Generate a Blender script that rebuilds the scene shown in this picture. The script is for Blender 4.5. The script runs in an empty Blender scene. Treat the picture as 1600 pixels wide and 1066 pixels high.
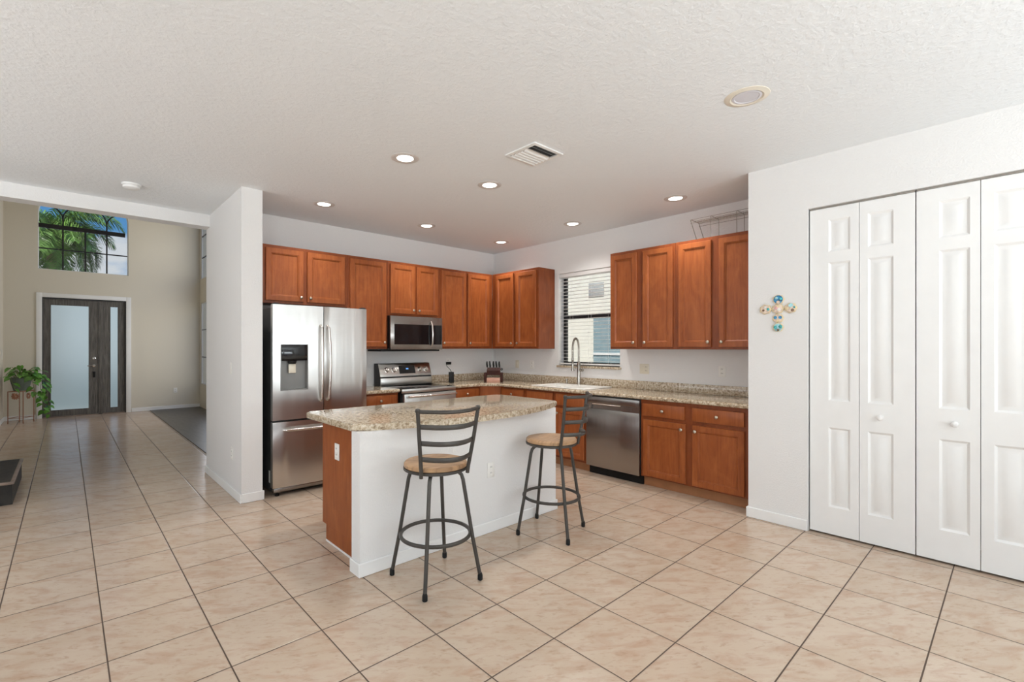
import bpy, bmesh, math, random
from mathutils import Vector, Matrix
random.seed(7)
S = bpy.context.scene
COL = S.collection
PI = math.pi
T = 0.408            # floor tile pitch

# ------------------------------------------------------------------ camera
cam = bpy.data.cameras.new('camera'); camo = bpy.data.objects.new('camera', cam); COL.objects.link(camo)
camo.location = (-0.1394, -1.4992, 1.4162)
camo.rotation_euler = (PI/2, 0, -0.7272)
cam.sensor_width = 36.0; cam.lens = 738.67/1600*36
cam.shift_x = (800-760.67)/1600; cam.shift_y = (542.45-533)/1600
cam.clip_start = 0.02; cam.clip_end = 300
S.camera = camo
vs = S.view_settings
S.display_settings.display_device = 'sRGB'
vs.view_transform = 'Standard'; vs.look = 'None'; vs.gamma = 1; vs.exposure = -0.27; vs.use_curve_mapping = False
S.cycles.use_denoising = True
S.cycles.max_bounces = 10; S.cycles.diffuse_bounces = 6; S.cycles.glossy_bounces = 4; S.cycles.transmission_bounces = 8; S.cycles.transparent_max_bounces = 12
S.cycles.sample_clamp_indirect = 6

# ------------------------------------------------------------------ world: blue sky with clouds
W = bpy.data.worlds.new('sky'); S.world = W; W.use_nodes = True
nt = W.node_tree; nt.nodes.clear()
def wn(t, **k):
    n = nt.nodes.new(t)
    for a, b in k.items(): setattr(n, a, b)
    return n
tc = wn('ShaderNodeTexCoord'); sep = wn('ShaderNodeSeparateXYZ'); nt.links.new(tc.outputs['Generated'], sep.inputs[0])
mp = wn('ShaderNodeMapping'); mp.inputs['Scale'].default_value = (5, 5, 11); nt.links.new(tc.outputs['Generated'], mp.inputs[0])
noi = wn('ShaderNodeTexNoise'); noi.inputs['Scale'].default_value = 1.6; noi.inputs['Detail'].default_value = 7; nt.links.new(mp.outputs[0], noi.inputs[0])
low = wn('ShaderNodeMapRange'); low.inputs[1].default_value = 0.24; low.inputs[2].default_value = 0.10; low.inputs[3].default_value = -0.22; low.inputs[4].default_value = 0.26
nt.links.new(sep.outputs['Z'], low.inputs[0])
ad = wn('ShaderNodeMath', operation='ADD'); nt.links.new(noi.outputs[0], ad.inputs[0]); nt.links.new(low.outputs[0], ad.inputs[1])
rp = wn('ShaderNodeMapRange'); rp.interpolation_type = 'SMOOTHSTEP'; rp.inputs[1].default_value = 0.47; rp.inputs[2].default_value = 0.66
nt.links.new(ad.outputs[0], rp.inputs[0])
blue = wn('ShaderNodeValToRGB'); nt.links.new(sep.outputs['Z'], blue.inputs[0])
e = blue.color_ramp.elements; e[0].position = 0.0; e[0].color = (0.20, 0.50, 0.85, 1); e[1].position = 0.5; e[1].color = (0.03, 0.20, 0.62, 1)
mx = wn('ShaderNodeMix', data_type='RGBA'); nt.links.new(rp.outputs[0], mx.inputs[0]); nt.links.new(blue.outputs[0], mx.inputs[6]); mx.inputs[7].default_value = (0.90, 0.92, 0.97, 1)
bg = wn('ShaderNodeBackground'); bg.inputs[1].default_value = 1.0; nt.links.new(mx.outputs[2], bg.inputs[0])
wo = wn('ShaderNodeOutputWorld'); nt.links.new(bg.outputs[0], wo.inputs[0])

# ------------------------------------------------------------------ sun, added fill lamps, foyer daylight
def lamp(name, kind, loc, rot, energy, color=(1, 1, 1), **k):
    d = bpy.data.lights.new(name, kind); d.energy = energy; d.color = color
    for a, b in k.items(): setattr(d, a, b)
    o = bpy.data.objects.new(name, d); o.location = loc; o.rotation_euler = rot; COL.objects.link(o); return o
sd = Vector((0.62, 0.42, -0.85)).normalized()
lamp('sun', 'SUN', (-20, -20, 30), sd.to_track_quat('-Z', 'Y').to_euler(), 6.8, (1.0, 0.95, 0.86), angle=0.01)
# added fill tilted up at the unseen back and side openings; daylight at foyer windows
for xc in (-2.17, 0.15, 2.52): lamp('fill_back', 'AREA', (xc, -5.12, 1.3), (PI/2+1.3, 0, 0), 188, (0.86, 0.955, 1.0), shape='RECTANGLE', size=2.05, size_y=2.3)
lamp('fill_side', 'AREA', (-4.12, 1.3, 1.4), (PI/2+1.15, 0, -PI/2), 158, (0.90, 0.965, 1.0), shape='RECTANGLE', size=4.6, size_y=2.0)  # added lamp, aimed up to lift the ceiling and hall side
lamp('daylight_foyer_high', 'AREA', (2.18, 9.8, 3.7), (PI/2, 0, PI/2), 25, (1.0, 0.98, 0.96), shape='RECTANGLE', size=1.6, size_y=1.3)
lamp('daylight_foyer_low', 'AREA', (2.18, 9.8, 1.5), (PI/2, 0, PI/2), 25, (0.98, 0.98, 1.0), shape='RECTANGLE', size=1.6, size_y=1.8)

# ------------------------------------------------------------------ materials
def lin(r, g, b):
    f = lambda c: (c/255/12.92) if c/255 <= 0.04045 else ((c/255+0.055)/1.055)**2.4
    return (f(r), f(g), f(b), 1)
class NT:
    def __init__(s, name):
        s.m = bpy.data.materials.new(name); s.m.use_nodes = True; s.t = s.m.node_tree
        s.b = s.t.nodes['Principled BSDF']
    def n(s, t, **k):
        n = s.t.nodes.new(t)
        for a, b in k.items(): setattr(n, a, b)
        return n
    def l(s, a, b): s.t.links.new(a, b)
    def coords(s, scale=(1, 1, 1), rot=(0, 0, 0), rnd=False, world=False):
        c = s.n('ShaderNodeNewGeometry').outputs['Position'] if world else s.n('ShaderNodeTexCoord').outputs['Object']
        if rnd:
            oi = s.n('ShaderNodeObjectInfo'); ml = s.n('ShaderNodeVectorMath', operation='SCALE'); cb = s.n('ShaderNodeCombineXYZ')
            for i in range(3): s.l(oi.outputs['Random'], cb.inputs[i])
            s.l(cb.outputs[0], ml.inputs[0]); ml.inputs['Scale'].default_value = 37
            a = s.n('ShaderNodeVectorMath', operation='ADD'); s.l(c, a.inputs[0]); s.l(ml.outputs[0], a.inputs[1]); c = a.outputs[0]
        mp = s.n('ShaderNodeMapping'); mp.inputs['Scale'].default_value = scale; mp.inputs['Rotation'].default_value = rot; s.l(c, mp.inputs[0])
        return mp.outputs[0]
    def noise(s, vec, scale, detail=4, rough=0.5, dist=0):
        n = s.n('ShaderNodeTexNoise'); n.inputs['Scale'].default_value = scale; n.inputs['Detail'].default_value = detail
        n.inputs['Roughness'].default_value = rough; n.inputs['Distortion'].default_value = dist; s.l(vec, n.inputs['Vector']); return n.outputs[0]
    def ramp(s, fac, stops):
        r = s.n('ShaderNodeValToRGB'); s.l(fac, r.inputs[0]); el = r.color_ramp.elements
        while len(el) < len(stops): el.new(0.5)
        for e, (p, c) in zip(el, stops): e.position = p; e.color = c if len(c) == 4 else (*c, 1)
        return r.outputs[0]
    def mix(s, fac, a, b, mode='MIX'):
        m = s.n('ShaderNodeMix', data_type='RGBA', blend_type=mode)
        if isinstance(fac, (int, float)): m.inputs[0].default_value = fac
        else: s.l(fac, m.inputs[0])
        for v, i in ((a, 6), (b, 7)):
            if isinstance(v, tuple): m.inputs[i].default_value = v
            else: s.l(v, m.inputs[i])
        return m.outputs[2]
    def math(s, op, a, b=None, c=None):
        m = s.n('ShaderNodeMath', operation=op)
        for i, v in enumerate((a, b, c)):
            if v is None: continue
            if isinstance(v, (int, float)): m.inputs[i].default_value = v
            else: s.l(v, m.inputs[i])
        return m.outputs[0]
    def bump(s, h, strength=0.2, dist=0.01):
        b = s.n('ShaderNodeBump'); b.inputs['Strength'].default_value = strength; b.inputs['Distance'].default_value = dist
        s.l(h, b.inputs['Height']); s.l(b.outputs[0], s.b.inputs['Normal'])
    def set(s, color=None, rough=None, metal=None, spec=None):
        if color is not None:
            if isinstance(color, tuple): s.b.inputs['Base Color'].default_value = color
            else: s.l(color, s.b.inputs['Base Color'])
        if rough is not None:
            if isinstance(rough, (int, float)): s.b.inputs['Roughness'].default_value = rough
            else: s.l(rough, s.b.inputs['Roughness'])
        if metal is not None: s.b.inputs['Metallic'].default_value = metal
        if spec is not None: s.b.inputs['Specular IOR Level'].default_value = spec
        return s
M = {}
def simple(name, color, rough=0.5, metal=0.0, var=0.06, scale=9.0, spec=0.5, bump=0):
    m = NT(name); v = m.coords(rnd=True); n = m.noise(v, scale, 4)
    d = tuple(max(0, c*(1-var)) for c in color[:3])+(1,); u = tuple(min(1, c*(1+var)) for c in color[:3])+(1,)
    m.set(m.ramp(n, [(0.3, d), (0.7, u)]), rough, metal, spec)
    if bump: m.bump(m.noise(v, scale*20, 3), bump, 0.002)
    M[name] = m.m; return m
def wallmat(name, color, sc=90, st=0.25):
    m = NT(name); v = m.coords(world=True); a = m.noise(v, sc, 3, 0.6); b = m.noise(v, 0.7, 2)
    m.set(m.ramp(b, [(0.3, tuple(c*0.985 for c in color[:3])), (0.7, color[:3])]), 0.62, 0, 0.3)
    m.bump(m.ramp(a, [(0.42, (0, 0, 0)), (0.62, (1, 1, 1))]), st, 0.004); M[name] = m.m
wallmat('wall_paint', (0.775, 0.76, 0.745, 1))
wallmat('foyer_paint', (0.68, 0.63, 0.53, 1), 90, 0.1)
wallmat('ceiling_paint', (0.815, 0.835, 0.85, 1), 34, 0.3)
simple('trim_white', (0.82, 0.815, 0.80, 1), 0.4, var=0.015)
simple('door_white', (0.80, 0.79, 0.775, 1), 0.42, var=0.012)
simple('plate_white', (0.83, 0.81, 0.77, 1), 0.35, var=0.02)
simple('plate_ivory', (0.72, 0.66, 0.54, 1), 0.35, var=0.02)
simple('slot_dark', (0.05, 0.045, 0.04, 1), 0.5)
simple('black_gloss', (0.008, 0.008, 0.009, 1), 0.08, var=0.2)
simple('black_plastic', (0.010, 0.010, 0.010, 1), 0.5, var=0.2, spec=0.25)
simple('dark_grey_side', (0.035, 0.035, 0.036, 1), 0.5, var=0.15)
simple('bronze_frame', (0.013, 0.012, 0.012, 1), 0.4)
simple('stool_metal', (0.062, 0.055, 0.048, 1), 0.45, 0.35, var=0.15)
simple('knob_nickel', (0.50, 0.44, 0.36, 1), 0.3, 1.0, var=0.05)
simple('chrome', (0.72, 0.72, 0.72, 1), 0.16, 1.0, var=0.04)
simple('nickel', (0.42, 0.39, 0.35, 1), 0.26, 1.0, var=0.05)
simple('copper_wire', (0.40, 0.20, 0.13, 1), 0.4, 0.7, var=0.1)
simple('sink_white', (0.86, 0.84, 0.80, 1), 0.18, var=0.01)
simple('kick_brown', (0.36, 0.155, 0.065, 1), 0.55, var=0.1)
simple('slat_white', (0.80, 0.79, 0.77, 1), 0.45, var=0.02)
simple('stucco', (0.80, 0.76, 0.66, 1), 0.8, var=0.03, bump=0.3)
simple('house_window', (0.25, 0.34, 0.37, 1), 0.15, var=0.1)
simple('vent_grey', (0.42, 0.42, 0.40, 1), 0.6)
simple('bounce_ground', (0.58, 0.57, 0.55, 1), 0.9, var=0.1)  # ground paled so its sunlit bounce brightens the ceiling
simple('added_ground_grey', (0.17, 0.19, 0.18, 1), 0.9, var=0.3, scale=3)
simple('leaf', (0.10, 0.26, 0.035, 1), 0.38, var=0.55, scale=14)
simple('palm_leaf', (0.15, 0.28, 0.055, 1), 0.35, var=0.8, scale=3)
simple('palm_trunk', (0.24, 0.18, 0.12, 1), 0.9, var=0.35, scale=8)
simple('stem_green', (0.16, 0.20, 0.07, 1), 0.6, var=0.3)
simple('pot_grey_green', (0.12, 0.15, 0.125, 1), 0.55, var=0.2)
simple('soil', (0.04, 0.028, 0.02, 1), 0.95, var=0.4, scale=40)
simple('block_dark_wood', (0.045, 0.014, 0.009, 1), 0.55, var=0.25, scale=14, spec=0.2)
simple('block_pink_wood', (0.52, 0.28, 0.20, 1), 0.4, var=0.1, scale=14)
simple('gold_rim', (0.72, 0.58, 0.34, 1), 0.35, 0.3, var=0.2, scale=60)
simple('cross_blue', (0.03, 0.22, 0.42, 1), 0.25, var=0.9, scale=45)
simple('cross_cream', (0.70, 0.56, 0.44, 1), 0.25, var=0.25, scale=60)
simple('cross_teal', (0.05, 0.38, 0.38, 1), 0.25, var=0.7, scale=50)
simple('cross_sky', (0.34, 0.62, 0.66, 1), 0.25, var=0.4, scale=50)
simple('cross_rose', (0.66, 0.36, 0.36, 1), 0.3, var=0.4, scale=60)
simple('cross_brown', (0.20, 0.11, 0.06, 1), 0.3, var=0.5, scale=60)
simple('sticker', (0.75, 0.75, 0.73, 1), 0.5, var=0.05)
simple('ring_grey', (0.60, 0.56, 0.53, 1), 0.45, var=0.02)
simple('step_dark', (0.033, 0.029, 0.025, 1), 0.6, var=0.3, spec=0.25)
simple('disc_off', (0.66, 0.65, 0.69, 1), 0.45, var=0.02)
simple('disc_trim', (0.74, 0.68, 0.58, 1), 0.45, var=0.03)

def wood_cab(name, c0, c1, c2):
    m = NT(name); v = m.coords((14, 14, 1.3), rnd=True); g = m.noise(v, 3.0, 6, 0.6, 0.6)
    b = m.noise(m.coords((1.5, 1.5, 0.9), rnd=True), 3.6, 5, 0.6, 1.2)
    col = m.mix(m.math('MULTIPLY', b, 0.75), m.ramp(g, [(0.30, c0), (0.55, c1), (0.78, c2)]), m.ramp(b, [(0.35, c0), (0.7, c2)]))
    m.set(col, 0.36, 0, 0.32); M[name] = m.m
wood_cab('cabinet_wood', (0.215, 0.052, 0.013), (0.31, 0.083, 0.021), (0.41, 0.126, 0.035))
wood_cab('cabinet_frame', (0.17, 0.038, 0.010), (0.22, 0.053, 0.0135), (0.275, 0.074, 0.020))
m = NT('seat_wood'); v = m.coords((3, 22, 3), (0, 0, 0.4), rnd=True); g = m.noise(v, 1.6, 6, 0.55, 1.2)
m.set(m.ramp(g, [(0.3, (0.20, 0.11, 0.055)), (0.5, (0.42, 0.25, 0.13)), (0.75, (0.52, 0.33, 0.18))]), 0.4); M['seat_wood'] = m.m
m = NT('front_door_wood'); v = m.coords((20, 20, 1.2)); g = m.noise(v, 2.5, 7, 0.65, 0.5)
m.set(m.ramp(g, [(0.3, (0.045, 0.041, 0.037)), (0.55, (0.13, 0.118, 0.105)), (0.8, (0.24, 0.22, 0.195))]), 0.55); M['front_door_wood'] = m.m
m = NT('plank_grey'); v = m.coords((5, 0.9, 5)); g = m.noise(v, 4, 6, 0.6)
m.set(m.ramp(g, [(0.3, (0.042, 0.036, 0.030)), (0.7, (0.09, 0.078, 0.065))]), 0.36); M['plank_grey'] = m.m
m = NT('nosing_wood'); v = m.coords((3, 3, 12)); g = m.noise(v, 4, 6, 0.6)
m.set(m.ramp(g, [(0.3, (0.16, 0.11, 0.085)), (0.7, (0.27, 0.20, 0.155))]), 0.4); M['nosing_wood'] = m.m

# tiles
m = NT('floor_tile'); pos = m.n('ShaderNodeNewGeometry').outputs['Position']
sx = m.n('ShaderNodeSeparateXYZ'); m.l(pos, sx.inputs[0])
tx = m.math('DIVIDE', sx.outputs[0], T); ty = m.math('DIVIDE', sx.outputs[1], T)
dist = lambda t: m.math('ABSOLUTE', m.math('SUBTRACT', t, m.math('ROUND', t)))
d = m.math('MINIMUM', dist(tx), dist(ty))
cb = m.n('ShaderNodeCombineXYZ'); m.l(m.math('FLOOR', tx), cb.inputs[0]); m.l(m.math('FLOOR', ty), cb.inputs[1])
wnz = m.n('ShaderNodeTexWhiteNoise'); wnz.noise_dimensions = '3D'; m.l(cb.outputs[0], wnz.inputs[0])
off = m.n('ShaderNodeVectorMath', operation='SCALE'); m.l(wnz.outputs['Color'], off.inputs[0]); off.inputs['Scale'].default_value = 11
av = m.n('ShaderNodeVectorMath', operation='ADD'); m.l(pos, av.inputs[0]); m.l(off.outputs[0], av.inputs[1])
mp2 = m.n('ShaderNodeMapping'); mp2.inputs['Rotation'].default_value = (0, 0, 0.62); m.l(av.outputs[0], mp2.inputs[0])
mp3 = m.n('ShaderNodeMapping'); mp3.inputs['Scale'].default_value = (2.4, 6.5, 1); m.l(mp2.outputs[0], mp3.inputs[0])
st = m.noise(mp3.outputs[0], 2.2, 7, 0.62, 0.5); st2 = m.noise(mp3.outputs[0], 7.0, 6, 0.7, 0.3); bl = m.noise(av.outputs[0], 3.5, 3)
base = m.ramp(bl, [(0.3, (0.51, 0.395, 0.295)), (0.7, (0.55, 0.44, 0.345))])
c1 = m.mix(m.math('MULTIPLY', m.ramp(st, [(0.47, (0, 0, 0)), (0.74, (1, 1, 1))]), 0.95), base, (0.45, 0.295, 0.205, 1))
c2 = m.mix(m.math('MULTIPLY', m.ramp(st2, [(0.54, (0, 0, 0)), (0.70, (1, 1, 1))]), 0.65), c1, (0.36, 0.225, 0.145, 1))
c3 = m.mix(m.math('MULTIPLY', m.math('SUBTRACT', wnz.outputs['Value'], 0.5), 0.10), c2, (1, 0.9, 0.8, 1))
gm = m.n('ShaderNodeMapRange'); gm.inputs[1].default_value = 0.0068; gm.inputs[2].default_value = 0.0088; gm.inputs[3].default_value = 1; gm.inputs[4].default_value = 0
m.l(d, gm.inputs[0])
m.set(m.mix(gm.outputs[0], c3, (0.085, 0.055, 0.038, 1)), m.math('ADD', m.math('MULTIPLY', gm.outputs[0], 0.5), 0.24), 0, 0.45)
hg = m.n('ShaderNodeMapRange'); hg.inputs[1].default_value = 0.004; hg.inputs[2].default_value = 0.02; m.l(d, hg.inputs[0])
m.bump(m.math('ADD', hg.outputs[0], m.math('MULTIPLY', st2, 0.12)), 0.5, 0.002); M['floor_tile'] = m.m

# granite
m = NT('granite'); v = m.coords(world=True)
n1 = m.noise(v, 46, 6, 0.70); n2 = m.noise(v, 90, 4, 0.7); n3 = m.noise(v, 6, 4, 0.6, 0.6)
vo = m.n('ShaderNodeTexVoronoi'); vo.inputs['Scale'].default_value = 95; m.l(v, vo.inputs['Vector'])
base = m.ramp(n1, [(0.30, (0.09, 0.06, 0.04)), (0.41, (0.30, 0.22, 0.14)), (0.50, (0.52, 0.43, 0.31)), (0.64, (0.72, 0.65, 0.53))])
sp = m.ramp(n2, [(0.60, (0, 0, 0)), (0.66, (1, 1, 1))])
c = m.mix(m.math('MULTIPLY', sp, 0.85), base, (0.045, 0.03, 0.025, 1))
c = m.mix(m.math('MULTIPLY', m.ramp(n3, [(0.42, (0, 0, 0)), (0.66, (1, 1, 1))]), 0.22), c, (0.40, 0.27, 0.16, 1))
m.set(c, 0.10, 0, 0.5); M['granite'] = m.m

# brushed steel
def steel(name, col, rough, axis):
    m = NT(name); sc = {'z': (260, 260, 2), 'x': (2, 2, 260)}[axis]; v = m.coords(sc); n = m.noise(v, 1.5, 2, 0.6)
    lo = tuple(c*0.96 for c in col[:3]); m.set(m.ramp(n, [(0.3, lo), (0.7, col[:3])]), rough, 1.0)
    tg = m.n('ShaderNodeTangent'); tg.direction_type = 'RADIAL'; tg.axis = 'Z'; m.l(tg.outputs[0], m.b.inputs['Tangent'])
    m.b.inputs['Anisotropic'].default_value = 0.85; m.b.inputs['Anisotropic Rotation'].default_value = 0.0 if axis == 'x' else 0.25
    w = m.noise(m.coords((3.5, 3.5, 0.2)), 1.8, 2); m.bump(w, 0.16, 0.05); M[name] = m.m
steel('steel', (0.60, 0.585, 0.56, 1), 0.29, 'x')
simple('recess_grey', (0.22, 0.215, 0.205, 1), 0.4, 0.3, var=0.03)
steel('steel_dark', (0.34, 0.315, 0.295, 1), 0.27, 'x')
steel('steel_handle', (0.70, 0.66, 0.62, 1), 0.22, 'z')

def glassmat(name, tint, gl=0.06):
    m = NT(name); t = m.t; t.nodes.remove(m.b)
    tr = m.n('ShaderNodeBsdfTransparent'); tr.inputs[0].default_value = tint
    g = m.n('ShaderNodeBsdfGlossy'); g.inputs['Roughness'].default_value = 0.03
    mx = m.n('ShaderNodeMixShader'); mx.inputs[0].default_value = gl; m.l(tr.outputs[0], mx.inputs[1]); m.l(g.outputs[0], mx.inputs[2])
    o = [n for n in t.nodes if n.type == 'OUTPUT_MATERIAL'][0]; m.l(mx.outputs[0], o.inputs[0]); M[name] = m.m
glassmat('clear_glass', (0.95, 0.97, 0.97, 1))
m = NT('frosted_glass'); m.set((0.66, 0.76, 0.75, 1), 0.42, 0); m.b.inputs['Transmission Weight'].default_value = 1.0; m.b.inputs['IOR'].default_value = 1.3
m.bump(m.noise(m.coords(), 200, 2), 0.05, 0.001); M['frosted_glass'] = m.m
def emit(name, col, st):
    m = NT(name); m.set(col, 0.4); m.b.inputs['Emission Color'].default_value = col; m.b.inputs['Emission Strength'].default_value = st; M[name] = m.m
emit('lamp_lens', (1, 0.97, 0.92, 1), 5.0)
emit('display_digits', (0.15, 0.4, 0.9, 1), 0.6)

# ------------------------------------------------------------------ mesh builder
class Frame:            # local (a along u, b out of the face along n, c up) -> world
    def __init__(s, o, u, n): s.o = Vector(o); s.u = Vector(u).normalized(); s.n = Vector(n).normalized(); s.z = Vector((0, 0, 1))
    def __call__(s, p): return s.o + s.u*p[0] + s.n*p[1] + s.z*p[2]
def rotframe(o, deg):
    a = math.radians(deg); return Frame(o, (math.cos(a), math.sin(a), 0), (-math.sin(a), math.cos(a), 0))
WORLD = lambda p: Vector(p)
ORG = {}
class MB:
    def __init__(s, fr=None): s.bm = bmesh.new(); s.f = fr or WORLD
    def vert(s, p): return s.bm.verts.new(s.f(p))
    def face(s, vs):
        try: return s.bm.faces.new(vs)
        except ValueError: return None
    def box(s, x0, x1, y0, y1, z0, z1, bev=0, seg=2):
        v = [s.vert((x, y, z)) for z in (z0, z1) for y in (y0, y1) for x in (x0, x1)]
        fs = [s.face([v[i] for i in q]) for q in ((0, 2, 3, 1), (4, 5, 7, 6), (0, 1, 5, 4), (2, 6, 7, 3), (0, 4, 6, 2), (1, 3, 7, 5))]
        if bev: bmesh.ops.bevel(s.bm, geom=list({e for f in fs for e in f.edges}), offset=bev, segments=seg, profile=0.5, affect='EDGES')
        return s
    def prism(s, poly, z0, z1, bev=0, seg=3, axis='z'):
        mk = (lambda p, h: (p[0], p[1], h)) if axis == 'z' else ((lambda p, h: (p[0], h, p[1])) if axis == 'y' else (lambda p, h: (h, p[0], p[1])))
        lo = [s.vert(mk(p, z0)) for p in poly]; hi = [s.vert(mk(p, z1)) for p in poly]; n = len(poly)
        s.face(lo[::-1]); ft = s.face(hi); fb = s.bm.faces[:] if 0 else None
        for i in range(n): s.face([lo[i], lo[(i+1) % n], hi[(i+1) % n], hi[i]])
        if bev:
            es = []
            for L in (lo, hi):
                for i in range(n):
                    e = s.bm.edges.get((L[i], L[(i+1) % n]))
                    if e: es.append(e)
            bmesh.ops.bevel(s.bm, geom=es, offset=bev, segments=seg, profile=0.5, affect='EDGES')
        return s
    def lathe(s, prof, o, ax=(0, 0, 1), seg=24):
        o = Vector(o); a = Vector(ax).normalized(); t = Vector((1, 0, 0)) if abs(a.x) < 0.9 else Vector((0, 1, 0))
        u = a.cross(t).normalized(); w = a.cross(u); rings = []
        for r, h in prof:
            if r < 1e-6: rings.append([s.vert(o+a*h)])
            else: rings.append([s.vert(o+a*h+(u*math.cos(2*PI*i/seg)+w*math.sin(2*PI*i/seg))*r) for i in range(seg)])
        for A, B in zip(rings, rings[1:]):
            for i in range(seg):
                j = (i+1) % seg
                if len(A) == 1 and len(B) == 1: continue
                if len(A) == 1: s.face([A[0], B[i], B[j]])
                elif len(B) == 1: s.face([A[i], A[j], B[0]])
                else: s.face([A[i], A[j], B[j], B[i]])
        for R, fl in ((rings[0], 1), (rings[-1], 0)):
            if len(R) > 1: s.face(R[::-1] if fl else R)
        return s
    def cyl(s, p0, p1, r, r2=None, seg=14):
        p0 = Vector(p0); p1 = Vector(p1); return s.lathe([(r, 0), (r if r2 is None else r2, (p1-p0).length)], p0, p1-p0, seg)
    def tube(s, pts, r, seg=8, closed=False, flat=None):
        P = [Vector(p) for p in pts]; n = len(P); rings = []; prev = None
        for i in range(n):
            a = P[(i-1) % n] if (closed or i > 0) else P[i]; b = P[(i+1) % n] if (closed or i < n-1) else P[i]
            t = (b-a).normalized()
            if prev is None:
                k = Vector((0, 0, 1)) if abs(t.z) < 0.9 else Vector((1, 0, 0)); u = (k-t*k.dot(t)).normalized()
            else: u = (prev-t*prev.dot(t)).normalized()
            prev = u; w = t.cross(u); rr = r[i] if isinstance(r, (list, tuple)) else r
            fu, fw = flat if flat else (1, 1)
            rings.append([s.vert(P[i]+(u*math.cos(2*PI*k/seg)*fu+w*math.sin(2*PI*k/seg)*fw)*rr) for k in range(seg)])
        for i in range(n if closed else n-1):
            A, B = rings[i], rings[(i+1) % n]
            for k in range(seg): s.face([A[k], A[(k+1) % seg], B[(k+1) % seg], B[k]])
        if not closed: s.face(rings[0][::-1]); s.face(rings[-1])
        return s
    def rings(s, a0, a1, c0, c1, prof):
        """nested rectangles in a face plane: prof = (inset, b); closes with a cap"""
        R = []
        for ins, b in prof:
            R.append([s.vert(p) for p in ((a0+ins, b, c0+ins), (a1-ins, b, c0+ins), (a1-ins, b, c1-ins), (a0+ins, b, c1-ins))])
        for A, B in zip(R, R[1:]):
            for i in range(4): s.face([A[i], A[(i+1) % 4], B[(i+1) % 4], B[i]])
        s.face(R[-1]); return R
    def build(s, name, mat, parent=None, org=None, flat=False, norm=True):
        if norm: bmesh.ops.recalc_face_normals(s.bm, faces=s.bm.faces[:])
        if parent is not None: o3 = ORG[parent]
        elif org is not None: o3 = Vector(org)
        else:
            xs = [v.co for v in s.bm.verts]
            o3 = Vector(((min(v.x for v in xs)+max(v.x for v in xs))/2, (min(v.y for v in xs)+max(v.y for v in xs))/2, min(v.z for v in xs)))
        for v in s.bm.verts: v.co -= o3
        me = bpy.data.meshes.new(name); s.bm.to_mesh(me); s.bm.free()
        if not flat:
            for p in me.polygons: p.use_smooth = True
            me.set_sharp_from_angle(angle=math.radians(32))
        me.materials.append(M[mat]); ob = bpy.data.objects.new(name, me); COL.objects.link(ob)
        if parent is not None: ob.parent = parent; ORG[ob] = o3.copy()
        else: ob.location = o3; ORG[ob] = o3.copy()
        return ob
def tag(o, label=None, cat=None, group=None, kind=None):
    if label: o['label'] = label
    if cat: o['category'] = cat
    if group: o['group'] = group
    if kind: o['kind'] = kind
    return o
def thing(name, loc, label, cat, group=None, kind=None):
    o = bpy.data.objects.new(name, None); o.empty_display_size = 0.05; o.location = loc; COL.objects.link(o); ORG[o] = Vector(loc)
    return tag(o, label, cat, group, kind)
def struct(name, mb, mat, label, cat): return tag(mb.build(name, mat), label, cat, None, 'structure')
def dup(root, loc=None, label=None, parent=None):
    c = root.copy(); COL.objects.link(c)
    if parent is not None: c.parent = parent
    if loc is not None: c.location = loc
    if label: c['label'] = label
    for ch in list(root.children): dup(ch, parent=c)
    return c
FA = lambda y: Frame((0, y, 0), (1, 0, 0), (0, -1, 0))      # faces -Y: a = X
FB = lambda x: Frame((x, 0, 0), (0, -1, 0), (-1, 0, 0))     # faces -X: a = -Y

# ================================================================== SHELL
H = 2.87
struct('floor', MB().box(-4.3, 5.1, -7.5, 11.6, -0.1, 0), 'floor_tile', 'beige ceramic tile floor running from kitchen to front door', 'floor')
struct('floor_dining', MB().box(1.25, 2.217, 4.75, 11.335, 0.0005, 0.012), 'plank_grey', 'dark grey wood plank floor beyond the narrow wall', 'floor')
struct('ceiling', MB().box(-4.45, 5.1, -7.5, 4.42, H, H+0.2), 'ceiling_paint', 'textured off-white ceiling over kitchen and family room', 'ceiling')  # runs past the back wall as an added overhang blocking the sun
struct('wall_kitchen_back', MB().box(1.225, 5.02, 3.97, 4.42, 0, H), 'wall_paint', 'pale wall behind fridge, range and cabinets', 'wall')
wb = MB()
YW0, YW1, ZW0, ZW1 = 1.705, 2.66, 1.17, 2.41
wb.box(4.87, 5.02, 0, YW0, 0, H).box(4.87, 5.02, YW1, 3.97, 0, H).box(4.87, 5.02, YW0, YW1, 0, ZW0).box(4.87, 5.02, YW0, YW1, ZW1, H)
struct('wall_kitchen_right', wb, 'wall_paint', 'pale wall with the sink window', 'wall')
wc = MB(); CY0, CY1, CZ = -0.425, -1.665, 2.478
wc.box(4.12, 4.24, CY0, -0.0005, 0, H).box(4.12, 4.24, CY1, CY0, CZ, H).box(4.12, 4.24, -5.2, CY1, 0, H).box(4.24, 5.02, -0.12, -0.0005, 0, H).box(5.02, 5.1, -5.2, -0.0005, 0, H)
struct('wall_closet', wc, 'wall_paint', 'white wall holding the bifold closet doors', 'wall')
struct('wall_wing', MB().box(1.045, 1.224, 3.168, 4.60, 0, H), 'wall_paint', 'narrow white wall end between hall and fridge', 'wall')
struct('wall_header', MB().box(-1.2, 1.044, 4.421, 4.60, 2.74, 5.6).box(1.045, 2.35, 4.421, 4.60, H+0.001, 5.6), 'wall_paint', 'white header beam across the hall opening', 'wall')
struct('wall_hall_return', MB().box(1.225, 2.35, 4.421, 4.6, 0, H), 'wall_paint', 'wall return behind the kitchen back wall', 'wall')
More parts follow.
